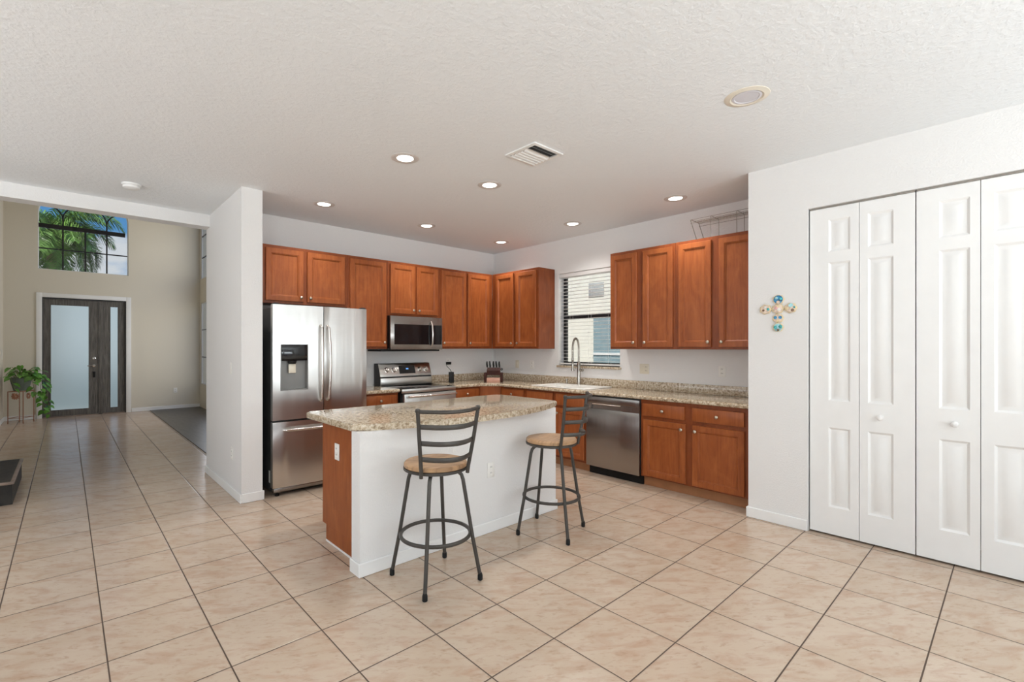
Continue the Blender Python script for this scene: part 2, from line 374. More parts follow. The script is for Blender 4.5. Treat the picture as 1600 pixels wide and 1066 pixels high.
# foyer
FY = 11.35; FX0, FX1 = -1.035, 2.222
wf = MB(); AX0, AX1, AZ0, AZS = -0.557, 0.872, 2.965, 4.07
DX0, DX1, DZ1 = -0.495, 0.832, 2.41
wf.box(FX0-.15, DX0, FY, FY+.18, 0, AZ0).box(DX1, FX1+.15, FY, FY+.18, 0, AZ0).box(DX0, DX1, FY, FY+.18, DZ1, AZ0)
wf.box(FX0-.15, AX0, FY, FY+.18, AZ0, 5.6).box(AX1, FX1+.15, FY, FY+.18, AZ0, 5.6)
acx = (AX0+AX1)/2; ar = (AX1-AX0)/2
arc = [(acx-ar*math.cos(PI*i/24), AZS+ar*0.93*math.sin(PI*i/24)) for i in range(25)]
wf.prism([(AX0, 5.6)]+[(x, z) for x, z in arc]+[(AX1, 5.6)], FY, FY+.18, axis='y')
struct('wall_foyer_front', wf, 'foyer_paint', 'beige tall wall with front door and arched window', 'wall')
wr = MB(); RY0, RY1 = 8.9, 11.27
wr.box(FX1, FX1+.05, 4.6, RY0, 0, 5.6).box(FX1, FX1+.05, RY1, FY, 0, 5.6)
for z0, z1 in ((0, .55), (2.45, 3.0), (4.5, 5.6)): wr.box(FX1, FX1+.05, RY0, RY1, z0, z1)
struct('wall_foyer_right', wr, 'foyer_paint', 'beige foyer side wall with stacked windows', 'wall')
struct('wall_foyer_left', MB().box(FX0-.15, FX0, 4.6, FY, 0, 5.6), 'foyer_paint', 'beige foyer wall at the far left beside the plant', 'wall')
struct('ceiling_foyer', MB().box(FX0-.15, FX1+.15, 4.42, FY+.18, 5.601, 5.75), 'ceiling_paint', 'high ceiling over the entry foyer', 'ceiling')
# family room behind and left of the camera: openings for sliding doors and windows
bk = MB(); bk.box(-4.45, 4.12, -5.35, -5.2, 2.5, H)
for x0, x1 in ((-4.45, -3.2), (-1.15, -0.9), (1.2, 1.45), (3.6, 4.119)): bk.box(x0, x1, -5.35, -5.2, 0, 2.5)
struct('wall_family_back', bk, 'wall_paint', 'family room wall with wide glass door openings', 'wall')
lf = MB(); lf.box(-4.45, -4.3, -5.2, 4.42, 0, .35).box(-4.45, -4.3, -5.2, 4.42, 2.45, H)
for y0, y1 in ((-5.2, -1.2), (0.4, 0.6), (2.2, 2.4), (4.0, 4.42)): lf.box(-4.45, -4.3, y0, y1, .35, 2.45)
struct('wall_family_left', lf, 'wall_paint', 'family room side wall with window openings', 'wall')
struct('wall_stair', MB().box(-4.3, -1.2, 4.422, 4.6, 0, 2.87), 'wall_paint', 'white wall beside the stair foot', 'wall')
# baseboards
def board(name, segs, label):
    mb = MB()
    for x0, x1, y0, y1 in segs: mb.box(x0, x1, y0, y1, 0.0005, 0.085, 0.004, 1)
    struct(name, mb, 'trim_white', label, 'baseboard')
board('baseboard_wing', [(1.031, 1.0445, 3.155, 4.614), (1.0445, 1.237, 3.154, 3.1675), (1.0445, 1.237, 4.6005, 4.613)], 'white baseboard around the narrow wall end')
board('baseboard_closet', [(4.106, 4.1195, CY0+.003, 0.013), (4.1195, 4.2, 0.0, 0.013)], 'white baseboard left of the closet doors')
board('baseboard_foyer', [(0.925, 2.216, FY-.014, FY-.0005), (FX0+.001, -0.585, FY-.014, FY-.0005), (FX0+.0005, FX0+.014, 5.8, FY-.015)], 'white baseboard along the foyer walls')

# ---- closet bifold doors (two pairs of two leaves)
def leaf(mb, a0, a1, c0, c1, panels, b0=-0.034, b1=0.0):
    # slab made of stiles, rails and raised panels
    prof = [(0, b1), (0.005, b1-0.004), (0.014, b1-0.0105), (0.026, b1-0.0105), (0.045, b1-0.002)]
    pa0, pa1 = panels[0][0], panels[0][1]
    V = {}
    def q(x0, x1, z0, z1): mb.face([mb.vert(p) for p in ((x0, b1, z0), (x1, b1, z0), (x1, b1, z1), (x0, b1, z1))])
    zs = [c0]+[z for p in panels for z in (p[2], p[3])]+[c1]
    for i in range(len(zs)-1):
        q(a0, pa0, zs[i], zs[i+1]); q(pa1, a1, zs[i], zs[i+1])
        if i % 2 == 0: q(pa0, pa1, zs[i], zs[i+1])
    for p in panels: mb.rings(p[0], p[1], p[2], p[3], prof)
    P = [mb.vert(p) for p in ((a0, b0, c0), (a1, b0, c0), (a1, b0, c1), (a0, b0, c1), (a0, b1, c0), (a1, b1, c0), (a1, b1, c1), (a0, b1, c1))]
    bmesh.ops.remove_doubles(mb.bm, verts=mb.bm.verts[:], dist=0.0002)
    bmesh.ops.recalc_face_normals(mb.bm, faces=mb.bm.faces[:])
    B = [mb.vert(p) for p in ((a0, b0, c0), (a1, b0, c0), (a1, b0, c1), (a0, b0, c1))]
    C4 = [mb.vert(p) for p in ((a0, b1, c0), (a1, b1, c0), (a1, b1, c1), (a0, b1, c1))]
    mb.face(B)
    for i in range(4): j = (i+1) % 4; mb.face([B[i], B[j], C4[j], C4[i]])
FC = FB(4.138)
edges = [0.43, 0.737, 1.041, 1.344, 1.66]
pan_a = [(0.553, 0.684), (0.786, 0.926), (1.155, 1.297), (1.402, 1.545)]
zz = [(0.218, 0.813), (1.014, 2.05), (2.13, 2.372)]
for k, (lab, nm) in enumerate((('white six-panel bifold closet door pair beside the cross', 'door_1'), ('white six-panel bifold closet door pair at the right edge', 'door_2'))):
    dr = thing(nm, (4.15, -(edges[2*k]+edges[2*k+2])/2, 0), lab, 'door', None, 'structure')
    for j in range(2):
        i = 2*k+j; g0 = 0.0015 if j else 0.003; mb = MB(FC)
        leaf(mb, edges[i]+(0.004 if i == 0 else g0), edges[i+1]-(0.0015 if j == 0 else 0.003), 0.016, 2.462, [(pan_a[i][0], pan_a[i][1], z0, z1) for z0, z1 in zz])
        lf_ = mb.build('door_leaf', 'door_white', dr)
        if (k == 0 and j == 1) or (k == 1 and j == 0):
            ka = 0.858 if k == 0 else 1.230
            MB(FC).lathe([(0.017, 0), (0.017, 0.003), (0.009, 0.006), (0.008, 0.018), (0.016, 0.026), (0.019, 0.034), (0.016, 0.042), (0.008, 0.046), (0, 0.047)], (ka, 0.0005, 0.921), (0, 1, 0), 20).build('door_knob', 'door_white', lf_)
    MB(FC).box(edges[2*k]+.003, edges[2*k+2]-.003, -0.03, -0.004, 2.466, 2.476).build('track', 'nickel', dr)
struct('closet_back', MB().box(4.62, 4.64, -1.9, -0.2, 0, H), 'wall_paint', 'inside wall behind the closet doors', 'wall')

# ---- kitchen window with blinds
w1 = thing('window_1', (4.97, (YW0+YW1)/2, ZW0), 'black framed sink window with granite sill', 'window', None, 'structure')
def rectframe(fr, a0, a1, c0, c1, w, b0, b1):
    return MB(fr).box(a0, a0+w, b0, b1, c0, c1).box(a1-w, a1, b0, b1, c0, c1).box(a0+w, a1-w, b0, b1, c0, c0+w).box(a0+w, a1-w, b0, b1, c1-w, c1)
FW = FB(4.99)
wfm = rectframe(FW, -YW1+.001, -YW0-.001, ZW0+.001, ZW1-.001, 0.045, -0.028, 0.012).build('window_frame', 'bronze_frame', w1)
MB(FW).box(-YW1+.046, -YW0-.046, -0.02, 0.008, 1.79, 1.85).build('meeting_rail', 'bronze_frame', w1)
MB(FW).box(-YW1+.046, -YW0-.046, -0.008, -0.004, ZW0+.046, 1.789).box(-YW1+.046, -YW0-.046, -0.008, -0.004, 1.851, ZW1-.046).build('pane', 'clear_glass', w1)
MB().box(4.845, 4.96, YW0-.02, YW1+.02, ZW0-.028, ZW0+.0005, 0.004).build('sill', 'granite', w1)['label'] = 'speckled granite sill'
bl = thing('window_blind', (4.92, (YW0+YW1)/2, ZW0), 'white slatted blind hanging open in the sink window', 'blind')
MB().box(4.885, 4.955, YW0+.004, YW1-.004, ZW1-.055, ZW1-.002, 0.004).build('headrail', 'slat_white', bl)
mb = MB(); nsl = 25
for i in range(nsl):
    z = ZW0+0.062+i*0.0465; mb.box(4.892, 4.948, YW0+.008, YW1-.008, z-0.0015, z+0.0015)
mb.build('slats', 'slat_white', bl)
MB().box(4.895, 4.947, YW0+.008, YW1-.008, ZW0+.012, ZW0+.032, 0.003).build('bottom_rail', 'slat_white', bl)
for y in (YW0+.18, (YW0+YW1)/2, YW1-.18):
    MB().cyl((4.890, y, ZW0+.03), (4.890, y, ZW1-.05), 0.0012, seg=6).cyl((4.950, y, ZW0+.03), (4.950, y, ZW1-.05), 0.0012, seg=6).build('cord', 'slat_white', bl)

# ---- front door and sidelight
d3 = thing('door_3', (0.17, FY+.05, 0), 'weathered grey wood front door with frosted glass and sidelight', 'door', None, 'structure')
FD = FA(FY)
rectc = MB(FD); rectc.box(DX0-.085, DX0, 0.0005, 0.022, 0, DZ1+.085, .004).box(DX1, DX1+.085, 0.0005, 0.022, 0, DZ1+.085, .004).box(DX0, DX1, 0.0005, 0.022, DZ1, DZ1+.085, .004)
rectc.build('casing', 'trim_white', d3)
def glazed(name, a0, a1, c0, c1, g0, g1, gz0, gz1):
    p = MB(FD).box(a0, g0, -0.095, -0.05, c0, c1).box(g1, a1, -0.095, -0.05, c0, c1).box(g0, g1, -0.095, -0.05, c0, gz0).box(g0, g1, -0.095, -0.05, gz1, c1).build(name, 'front_door_wood', d3)
    rectframe(FD, g0, g1, gz0, gz1, 0.014, -0.0495, -0.042).build('glass_bead', 'front_door_wood', p)
    MB(FD).box(g0+.0005, g1-.0005, -0.076, -0.070, gz0+.0005, gz1-.0005).build('frosted_pane', 'frosted_glass', p)
    return p
sl = glazed('door_slab', DX0+.012, 0.372, 0.02, 2.385, -0.381, 0.225, 0.13, 2.275)
sdl = glazed('sidelight', 0.437, 0.815, 0.02, 2.385, 0.555, 0.703, 0.115, 2.285)
MB(FD).box(0.374, 0.435, -0.095, -0.03, 0.0, 2.385, .004).build('mullion', 'front_door_wood', d3)
MB(FD).box(DX0+.0005, DX0+.011, -0.11, -0.02, 0, 2.409).box(0.817, DX1-.0005, -0.11, -0.02, 0, 2.409).box(DX0+.011, 0.817, -0.11, -0.02, 2.388, 2.409).build('jamb', 'bronze_frame', d3)
MB(FD).box(DX0+.012, 0.372, -0.1, 0.0, 0.0005, 0.018).box(0.437, 0.815, -0.1, 0.0, 0.0005, 0.018).build('threshold', 'nosing_wood', d3)
MB(FD).lathe([(0.03, 0), (0.03, 0.008), (0.02, 0.014), (0, 0.016)], (0.297, -0.0495, 1.18), (0, 1, 0), 20).build('deadbolt', 'chrome', sl)
MB(FD).lathe([(0.03, 0), (0.03, 0.008), (0.014, 0.012), (0.012, 0.05), (0, 0.052)], (0.297, -0.0495, 1.03), (0, 1, 0), 20).tube([(0.297, -0.005, 1.03), (0.26, 0.002, 1.032), (0.19, -0.002, 1.025)], 0.011).build('lever_handle', 'chrome', sl)
MB(FD).box(0.28, 0.32, -0.0495, -0.03, 0.78, 0.9, .004).build('lock_box', 'black_plastic', sl)

# ---- arched foyer window
w2 = thing('window_2', (acx, FY+.1, AZ0), 'arched black mullioned window high above the front door', 'window', None, 'structure')
FV = FA(FY+.11)
ft = [(acx-(ar-.001)*math.cos(PI*i/24), 0, AZS+(ar*.93-.001)*math.sin(PI*i/24)) for i in range(25)]
mb = MB(FV); mb.tube([(AX0+.002, 0, AZ0+.01), (AX0+.002, 0, AZS)]+ft[1:-1]+[(AX1-.002, 0, AZS), (AX1-.002, 0, AZ0+.01)], 0.012, 6).box(AX0, AX1, -.012, .012, AZ0+.001, AZ0+.02)
mb.build('window_frame', 'slat_white', w2)
mu = MB(FV); BZ = 3.85
mu.box(AX0+.012, AX1-.05, -.02, .02, BZ-.042, BZ+.042).box(AX0+.012, AX1-.012, -.008, .008, 3.385, 3.409)
for x in (-0.188, 0.16, 0.51): mu.box(x-.013, x+.013, -.012, .012, AZ0+.02, BZ-.043)
for x in (-0.188, 0.51): mu.box(x-.012, x+.012, -.012, .012, BZ+.043, 4.02)
rr = 0.349
mu.tube([(0.161-rr*math.cos(PI*i/20), 0, 4.02+rr*.95*math.sin(PI*i/20)) for i in range(21)], 0.013, 6)
mu.tube([(-0.188-rr+rr*math.cos(PI/2*i/10), 0, 4.02+rr*.8*math.sin(PI/2*i/10)) for i in range(10)], 0.013, 6)
mu.tube([(0.51+rr-rr*math.cos(PI/2*i/10), 0, 4.02+rr*.8*math.sin(PI/2*i/10)) for i in range(10)], 0.013, 6)
mu.build('muntins', 'bronze_frame', w2)
gl = [(x, z) for x, z in arc]; MB().prism([(AX0, AZ0)]+gl+[(AX1, AZ0)], FY+.122, FY+.126, axis='y').build('pane', 'clear_glass', w2)
# ---- foyer side windows (slivers past the wall end)
for k, (z0, z1, nm, lab) in enumerate(((3.0, 4.5, 'window_3', 'upper foyer side window seen as a bright sliver'), (0.55, 2.45, 'window_4', 'lower foyer side window seen as a dark striped sliver'))):
    w = thing(nm, (FX1+.03, (RY0+RY1)/2, z0), lab, 'window', None, 'structure'); fr = FB(FX1+.03)
    rectframe(fr, -RY1+.001, -RY0-.001, z0+.001, z1-.001, 0.02, -.012, .012).build('window_frame', 'slat_white', w)
    mb = MB(fr)
    for i in range(1, 3): mb.box(-RY1+.021, -RY0-.021, -.008, .008, z0+i*(z1-z0)/3-.01, z0+i*(z1-z0)/3+.01)
    mb.build('muntins', 'bronze_frame', w)
    MB(fr).box(-RY1+.021, -RY0-.021, -.0115, -.0095, z0+.021, z1-.021).build('pane', 'clear_glass', w)

# ---- stair foot at the left
stp = thing('stair_step', (-0.76, 5.1, 0), 'low dark wood stair step at the left edge', 'step')
MB().box(-1.03, -0.50, 4.515, 5.70, 0.0005, 0.182).build('riser', 'step_dark', stp)
MB().box(-1.03, -0.515, 4.53, 5.695, 0.1825, 0.205).build('tread', 'step_dark', stp)
MB().box(-1.03, -0.488, 4.50, 4.529, 0.1825, 0.2055, .004).box(-0.5145, -0.488, 4.5295, 5.71, 0.1825, 0.2055, .004).build('nosing', 'nosing_wood', stp)

# ================================================================== CABINETS
DOORP = [(0, 0.0), (0, 0.0155), (0.004, 0.0195), (0.050, 0.0195), (0.053, 0.0150), (0.058, 0.0150), (0.067, 0.0055)]
def knob(parent, fr, a, c, b=0.0195):
    MB(fr).lathe([(0.006, 0), (0.006, 0.010), (0.0155, 0.016), (0.0165, 0.021), (0.013, 0.026), (0.006, 0.029), (0, 0.0295)], (a, b+.0003, c), (0, 1, 0), 16).build('knob', 'knob_nickel', parent)
def cabinet(name, label, fr, a0, a1, c0, c1, depth, doors=(), drawers=(), kick=False, group=None, top=None):
    ctr = fr(((a0+a1)/2, -depth/2, 0 if kick else c0)); t = thing(name, ctr, label, 'cabinet', group)
    (MB(fr).box(a0, a1, -depth, 0, c0, c1, 0.0015, 1) if top is None else MB(fr).box(a0, a1, -depth, 0, c0, top).box(a0, a1, -.02, 0, top, c1)).build('cabinet_body', 'cabinet_frame', t)
    for (x0, x1, z0, z1, kn) in doors:
        mb = MB(fr); mb.rings(x0, x1, z0, z1, [(i, b+.0008) for i, b in DOORP]); R0 = [mb.vert(p) for p in ((x0, .0008, z0), (x1, .0008, z0), (x1, .0008, z1), (x0, .0008, z1))]; mb.face(R0)
        bmesh.ops.remove_doubles(mb.bm, verts=mb.bm.verts[:], dist=0.0001)
        d = mb.build('cabinet_door', 'cabinet_wood', t)
        if kn: knob(d, fr, kn[0], kn[1])
    for (x0, x1, z0, z1, kn) in drawers:
        d = MB(fr).box(x0, x1, .0008, .0195, z0, z1, 0.004, 2).build('drawer_front', 'cabinet_wood', t)
        if kn: knob(d, fr, (x0+x1)/2, (z0+z1)/2)
    if kick: MB(fr).box(a0+.001, a1-.001, -depth, -0.06, 0.0005, c0-.0005).build('toe_kick', 'kick_brown', t)
    return t
UA = FA(3.64); UG = 'upper cabinets on the back wall'; ZT = 2.478; ZB = 1.392
cabinet('upper_cabinet', 'short cherry wood upper cabinet above the refrigerator', UA, 1.30, 2.277, 1.872, ZT, .325, [(1.388, 1.774, 1.90, 2.445, (1.745, 1.945)), (1.815, 2.248, 1.90, 2.445, (1.845, 1.945))], group=UG)
cabinet('upper_cabinet', 'tall single-door wood upper cabinet between refrigerator and microwave', UA, 2.279, 2.801, ZB, ZT, .325, [(2.311, 2.776, 1.42, 2.445, (2.748, 1.47))], group=UG)
cabinet('upper_cabinet', 'short two-door wood upper cabinet directly above the microwave', UA, 2.803, 3.593, 1.805, ZT, .325, [(2.838, 3.191, 1.832, 2.445, (3.163, 1.88)), (3.220, 3.552, 1.832, 2.445, (3.248, 1.88))], group=UG)
cabinet('upper_cabinet', 'tall single-door wood upper cabinet just right of the microwave', UA, 3.595, 4.05, ZB, ZT, .325, [(3.615, 4.034, 1.42, 2.445, (3.643, 1.47))], group=UG)
cabinet('upper_cabinet', 'tall wood upper cabinet ending in the room corner, on the back wall', UA, 4.052, 4.5385, ZB, ZT, .325, [(4.069, 4.467, 1.42, 2.445, (4.097, 1.47))], group=UG)
UB = FB(4.54); UG2 = 'upper cabinets on the window wall'
cabinet('upper_cabinet', 'two-door wood upper cabinet between room corner and window', UB, -3.6385, -2.724, ZB, ZT, .325, [(-3.55, -3.185, 1.42, 2.445, (-3.213, 1.47)), (-3.13, -2.765, 1.42, 2.445, (-3.10, 1.47))], group=UG2)
cabinet('upper_cabinet', 'two-door wood upper cabinet immediately right of the sink window', UB, -1.62, -0.84, ZB, ZT+.01, .325, [(-1.605, -1.277, 1.415, 2.455, (-1.31, 1.465)), (-1.205, -0.867, 1.415, 2.455, (-1.175, 1.465))], group=UG2)
cabinet('upper_cabinet', 'two-door wood upper cabinet under the wire rack, beside closet wall', UB, -0.838, -0.02, ZB, ZT+.01, .325, [(-0.806, -0.476, 1.415, 2.455, (-0.503, 1.465)), (-0.405, -0.055, 1.415, 2.455, (-0.375, 1.465))], group=UG2)
BA = FA(3.36); BB = FB(4.26); GB = 'base cabinets'; ZC = 0.883
cabinet('base_cabinet', 'narrow wood base cabinet between refrigerator and range', BA, 2.30, 2.783, 0.10, ZC, .605, [(2.33, 2.755, 0.125, 0.69, (2.725, .64))], [(2.33, 2.755, 0.735, 0.862, 1)], True, GB)
cabinet('base_cabinet', 'wood base cabinet right of the range, with one drawer', BA, 3.585, 4.06, 0.10, ZC, .605, [(3.60, 4.03, 0.125, 0.69, (3.63, .64))], [(3.60, 4.03, 0.735, 0.862, 1)], True, GB)
# diagonal corner filler
t = thing('corner_cabinet', (4.5, 3.6, 0), 'lighter wood corner filler where the two base runs meet', 'cabinet', GB)
MB().prism([(4.062, 3.36), (4.26, 3.162), (4.86, 3.162), (4.86, 3.965), (4.062, 3.965)], 0.10, ZC).build('cabinet_body', 'cabinet_wood', t)
MB().prism([(4.11, 3.42), (4.32, 3.21), (4.85, 3.21), (4.85, 3.95), (4.11, 3.95)], 0.0005, 0.0995).build('toe_kick', 'kick_brown', t)
cabinet('base_cabinet', 'wood base cabinet in the window run, between corner and sink cabinet', BB, -3.16, -2.69, 0.10, ZC, .60, [(-3.13, -2.72, 0.125, 0.69, (-2.75, .64))], [(-3.13, -2.72, 0.735, 0.862, 1)], True, GB)
cabinet('base_cabinet', 'wood sink base cabinet behind the right stool', BB, -2.688, -1.745, 0.10, ZC, .60, [(-2.66, -2.235, 0.125, 0.69, (-2.27, .64)), (-2.185, -1.77, 0.125, 0.69, (-2.155, .632))], [(-2.66, -2.235, 0.725, 0.862, 0), (-2.185, -1.77, 0.725, 0.862, 0)], True, GB, .765)
cabinet('base_cabinet', 'wood base cabinet with two drawers right of the dishwasher', BB, -1.068, -0.02, 0.10, ZC, .60, [(-1.038, -0.598, 0.115, 0.683, (-0.635, .628)), (-0.532, -0.075, 0.115, 0.683, (-0.50, .628))], [(-1.045, -0.605, 0.72, 0.846, 1), (-0.531, -0.077, 0.72, 0.846, 1)], True, GB)

# ---- worktops
ctl = thing('countertop', (2.54, 3.65, .885), 'short granite worktop piece between refrigerator and range', 'countertop')
def edge(mb, pts, z=.905): mb.tube([(x, y, z) for x, y in pts], 0.02, 10)
mb = MB(); mb.box(2.288, 2.783, 3.33, 3.966, .885, .925); edge(mb, [(2.288, 3.33), (2.783, 3.33)]); mb.build('slab', 'granite', ctl)
MB().box(2.288, 2.66, 3.946, 3.967, .9255, 1.022, .003).build('backsplash', 'granite', ctl)
ctr = thing('countertop', (4.4, 2.5, .885), 'long L-shaped granite worktop running from range past the sink', 'countertop')
SX0, SX1, SY0, SY1 = 4.29, 4.74, 1.80, 2.57      # sink cut-out
mb = MB(); mb.prism([(3.587, 3.966), (3.587, 3.33), (4.05, 3.33), (4.225, 3.155), (4.225, SY1), (4.866, SY1), (4.866, 3.966)], .885, .925)
mb.box(4.225, SX0, SY0, SY1, .885, .925).box(SX1, 4.866, SY0, SY1, .885, .925).box(4.225, 4.866, 0.015, SY0, .885, .925)
edge(mb, [(3.587, 3.33), (4.05, 3.33), (4.225, 3.155), (4.225, 1.5), (4.225, 0.015)]); mb.build('slab', 'granite', ctr)
MB().box(3.587, 4.866, 3.946, 3.967, .9255, 1.022, .003).box(4.846, 4.867, 0.015, 3.945, .9255, 1.022, .003).build('backsplash', 'granite', ctr)
# ---- sink
sk = thing('kitchen_sink', (4.5, 2.18, .75), 'white double-bowl drop-in sink under the window', 'sink')
mb = MB(); X0, X1, Y0, Y1 = 4.262, 4.80, 1.772, 2.598; zt = .9385
ib = [(4.31, 4.68, 1.83, 2.165), (4.31, 4.68, 2.195, 2.54)]
mb.box(X0, 4.31, Y0, Y1, .926, zt, .005).box(4.68, X1, Y0, Y1, .926, zt, .005).box(4.3105, 4.6795, Y0, 1.83, .926, zt, .004).box(4.3105, 4.6795, 2.54, Y1, .926, zt, .004).box(4.3105, 4.6795, 2.165, 2.195, .926, zt, .004)
mb.build('rim', 'sink_white', sk)
for x0, x1, y0, y1 in ib:
    mb = MB(); R = []
    for ins, z in ((0, .93), (0, .926), (.012, .80), (.04, .775)): R.append([mb.vert(p) for p in ((x0+ins, y0+ins, z), (x1-ins, y0+ins, z), (x1-ins, y1-ins, z), (x0+ins, y1-ins, z))])
    for A, B in zip(R, R[1:]):
        for i in range(4): mb.face([A[i], A[(i+1) % 4], B[(i+1) % 4], B[i]])
    mb.face(R[-1]); b = mb.build('bowl', 'sink_white', sk)
    MB().lathe([(0.04, 0), (0.04, .003), (0.02, .004), (0, .004)], ((x0+x1)/2, (y0+y1)/2, .7755)).build('drain', 'chrome', b)
# ---- faucet
fx, fy, fz = 4.745, 2.225, .939
fc = thing('kitchen_faucet', (fx, fy, fz), 'brushed nickel spring pull-down faucet standing at the sink', 'faucet')
MB().lathe([(0.027, 0), (0.027, .006), (0.023, .012), (0.023, .26), (0.018, .27), (0.014, .30)], (fx, fy, fz), seg=20).build('column', 'nickel', fc)
u = Vector((-0.95, 0.10, 0)).normalized()
ap = []
for i in range(25):
    a = PI*i/24; ap.append(Vector((fx, fy, fz+.30+.15)) + u*(0.055-0.055*math.cos(a)) + Vector((0, 0, 0.135*math.sin(a) if i else 0)))
ap = [Vector((fx, fy, fz+.29))]+ap+[Vector((fx, fy, fz+.34))+u*.11]
mb = MB(); mb.tube(ap, 0.0105, 10)
# spring coil around the hose
L = [0]
for a, b in zip(ap, ap[1:]): L.append(L[-1]+(b-a).length)
def at(s):
    for i in range(len(ap)-1):
        if s <= L[i+1]: f = (s-L[i])/max(1e-6, L[i+1]-L[i]); return ap[i].lerp(ap[i+1], f), (ap[i+1]-ap[i]).normalized()
    return ap[-1], (ap[-1]-ap[-2]).normalized()
coil = []; N = 340; side = Vector((u.y, -u.x, 0))
for k in range(N+1):
    p, t_ = at(L[-1]*k/N); w_ = t_.cross(side).normalized(); ph = 2*PI*34*k/N; coil.append(p+side*math.cos(ph)*.0135+w_*math.sin(ph)*.0135)
mb.tube(coil, 0.0028, 5); mb.build('spring_spout', 'nickel', fc)
e0 = Vector((fx, fy, fz+.34))+u*.11
MB().lathe([(0.012, 0), (0.016, .01), (0.016, .03), (0.013, .04), (0.015, .13), (0.021, .15), (0.021, .165), (0.012, .166)], e0+Vector((0, 0, -.001)), (0, 0, -1), 18).build('spray_head', 'nickel', fc)
MB().tube([(fx, fy, fz+.235), Vector((fx, fy, fz+.235))+u*.075], 0.006).build('holder_arm', 'nickel', fc)
MB().tube([(fx, fy-.02, fz+.185), (fx, fy-.062, fz+.185)], 0.019, 14).tube([(fx, fy-.055, fz+.195), (fx-.01, fy-.075, fz+.255)], [0.007, 0.005], 8).build('lever', 'nickel', fc)
MB().lathe([(0.02, 0), (0.02, .004), (0.011, .008), (0.011, .035), (0.016, .04), (0.016, .055), (0.008, .058), (0, .058)], (4.765, 2.435, .9395), seg=16).build('soap_dispenser', 'nickel', None)
tag(bpy.data.objects['soap_dispenser'], 'small nickel soap dispenser cap left of the faucet', 'soap dispenser')
# ---- dishwasher
dw = thing('dishwasher', (4.55, 1.405, 0), 'stainless steel dishwasher between sink cabinet and two-drawer cabinet', 'dishwasher')
MB(BB).box(-1.738, -1.074, -.56, -0.002, .10, .876).build('tub', 'dark_grey_side', dw)
dd = MB(BB); dd.box(-1.736, -1.076, 0, .024, .095, .735, .004).box(-1.736, -1.076, 0, .024, .795, .868, .004).box(-1.736, -1.66, 0, .024, .7352, .7948).box(-1.29, -1.076, 0, .024, .7352, .7948).box(-1.6598, -1.2902, 0, .006, .7352, .7948)
dp = dd.build('door_panel', 'steel_dark', dw)
MB(BB).tube([(-1.655, .016, .788), (-1.295, .016, .788)], 0.008, 8).build('pocket_handle', 'steel_handle', dp)
MB(BB).box(-1.736, -1.03+.001-.04, -0.10, -0.045, .0005, .094).build('toe_kick', 'black_plastic', dw)

# ---- range
rg = thing('range', (3.18, 3.6, 0), 'stainless electric range with black glass cooktop and knob panel', 'stove')
MB().box(2.791, 3.577, 3.32, 3.95, .05, .895).build('range_body', 'black_plastic', rg)
MB().box(2.79, 3.578, 3.30, 3.93, .8955, .922, .004).build('cooktop', 'black_gloss', rg)
MB().box(2.79, 3.578, 3.275, 3.2995, .872, .921, .003).build('cooktop_trim', 'steel', rg)
od = MB().box(2.815, 3.575, 3.265, 3.319, .25, .862, .005).build('oven_door', 'steel', rg)
MB().box(2.90, 3.49, 3.258, 3.2645, .36, .72).build('oven_window', 'black_gloss', od)
MB().tube([(2.845, 3.22, .832), (3.55, 3.22, .832)], 0.012, 12).cyl((2.87, 3.22, .832), (2.87, 3.2645, .832), .008).cyl((3.525, 3.22, .832), (3.525, 3.2645, .832), .008).build('oven_handle', 'steel_handle', od)
MB().box(2.815, 3.575, 3.268, 3.319, .06, .24, .005).build('storage_drawer', 'steel', rg)
bgp = MB(); bgp.prism([(3.80, .923), (3.948, .923), (3.948, 1.205), (3.86, 1.205), (3.80, 1.03)], 2.79, 3.566, axis='x')
bgd = bgp.build('backguard', 'dark_grey_side', rg)
sl_ = Vector((0, 3.86-3.80, 1.205-1.03)).normalized()
class Slope:
    def __call__(s, p): o = Vector((p[0], 3.80, 1.03)); n = Vector((0, -sl_.z, sl_.y)); return o+sl_*p[2]+n*p[1]
SLP = Slope()
cp = MB(SLP).box(2.792, 3.564, .0008, .012, .008, .182, .003).build('control_panel', 'steel', rg)
MB().box(2.792, 3.564, 3.785, 3.7992, .926, 1.022, .003).build('rear_trim', 'steel', rg)
MB(SLP).box(3.075, 3.315, .0125, .015, .04, .145).build('display', 'black_gloss', cp)
MB(SLP).box(3.178, 3.215, .0153, .0158, .095, .112).build('clock_digits', 'display_digits', cp)
for a in (2.895, 2.995, 3.395, 3.485):
    k = MB(SLP).lathe([(0.036, 0), (0.036, .004), (0.028, .007), (0.026, .026), (0.022, .03), (0, .03)], (a, .0125, .093), (0, 1, 0), 20).box(a-.006, a+.006, .04, .05, .07, .116, .003).build('knob', 'steel_handle', cp)
# ---- microwave
mw = thing('microwave', (3.19, 3.77, 1.38), 'stainless over-the-range microwave with black glass window', 'microwave')
MB().box(2.808, 3.588, 3.6, 3.96, 1.395, 1.80).build('case', 'black_plastic', mw)
mwd = MB().box(2.808, 3.588, 3.575, 3.5995, 1.385, 1.80, .004).build('front_panel', 'steel_dark', mw)
MB().box(2.862, 3.425, 3.571, 3.5745, 1.448, 1.70).build('door_window', 'black_gloss', mwd)
MB().box(2.905, 3.35, 3.5695, 3.5708, 1.475, 1.672).build('window_screen', 'black_gloss', mwd)
MB().box(3.448, 3.572, 3.571, 3.5745, 1.448, 1.70).build('keypad', 'black_gloss', mwd)
MB().tube([(3.405, 3.57, 1.425), (3.405, 3.545, 1.46), (3.405, 3.532, 1.585), (3.405, 3.545, 1.71), (3.405, 3.57, 1.745)], 0.011, 10).build('handle', 'steel_handle', mwd)
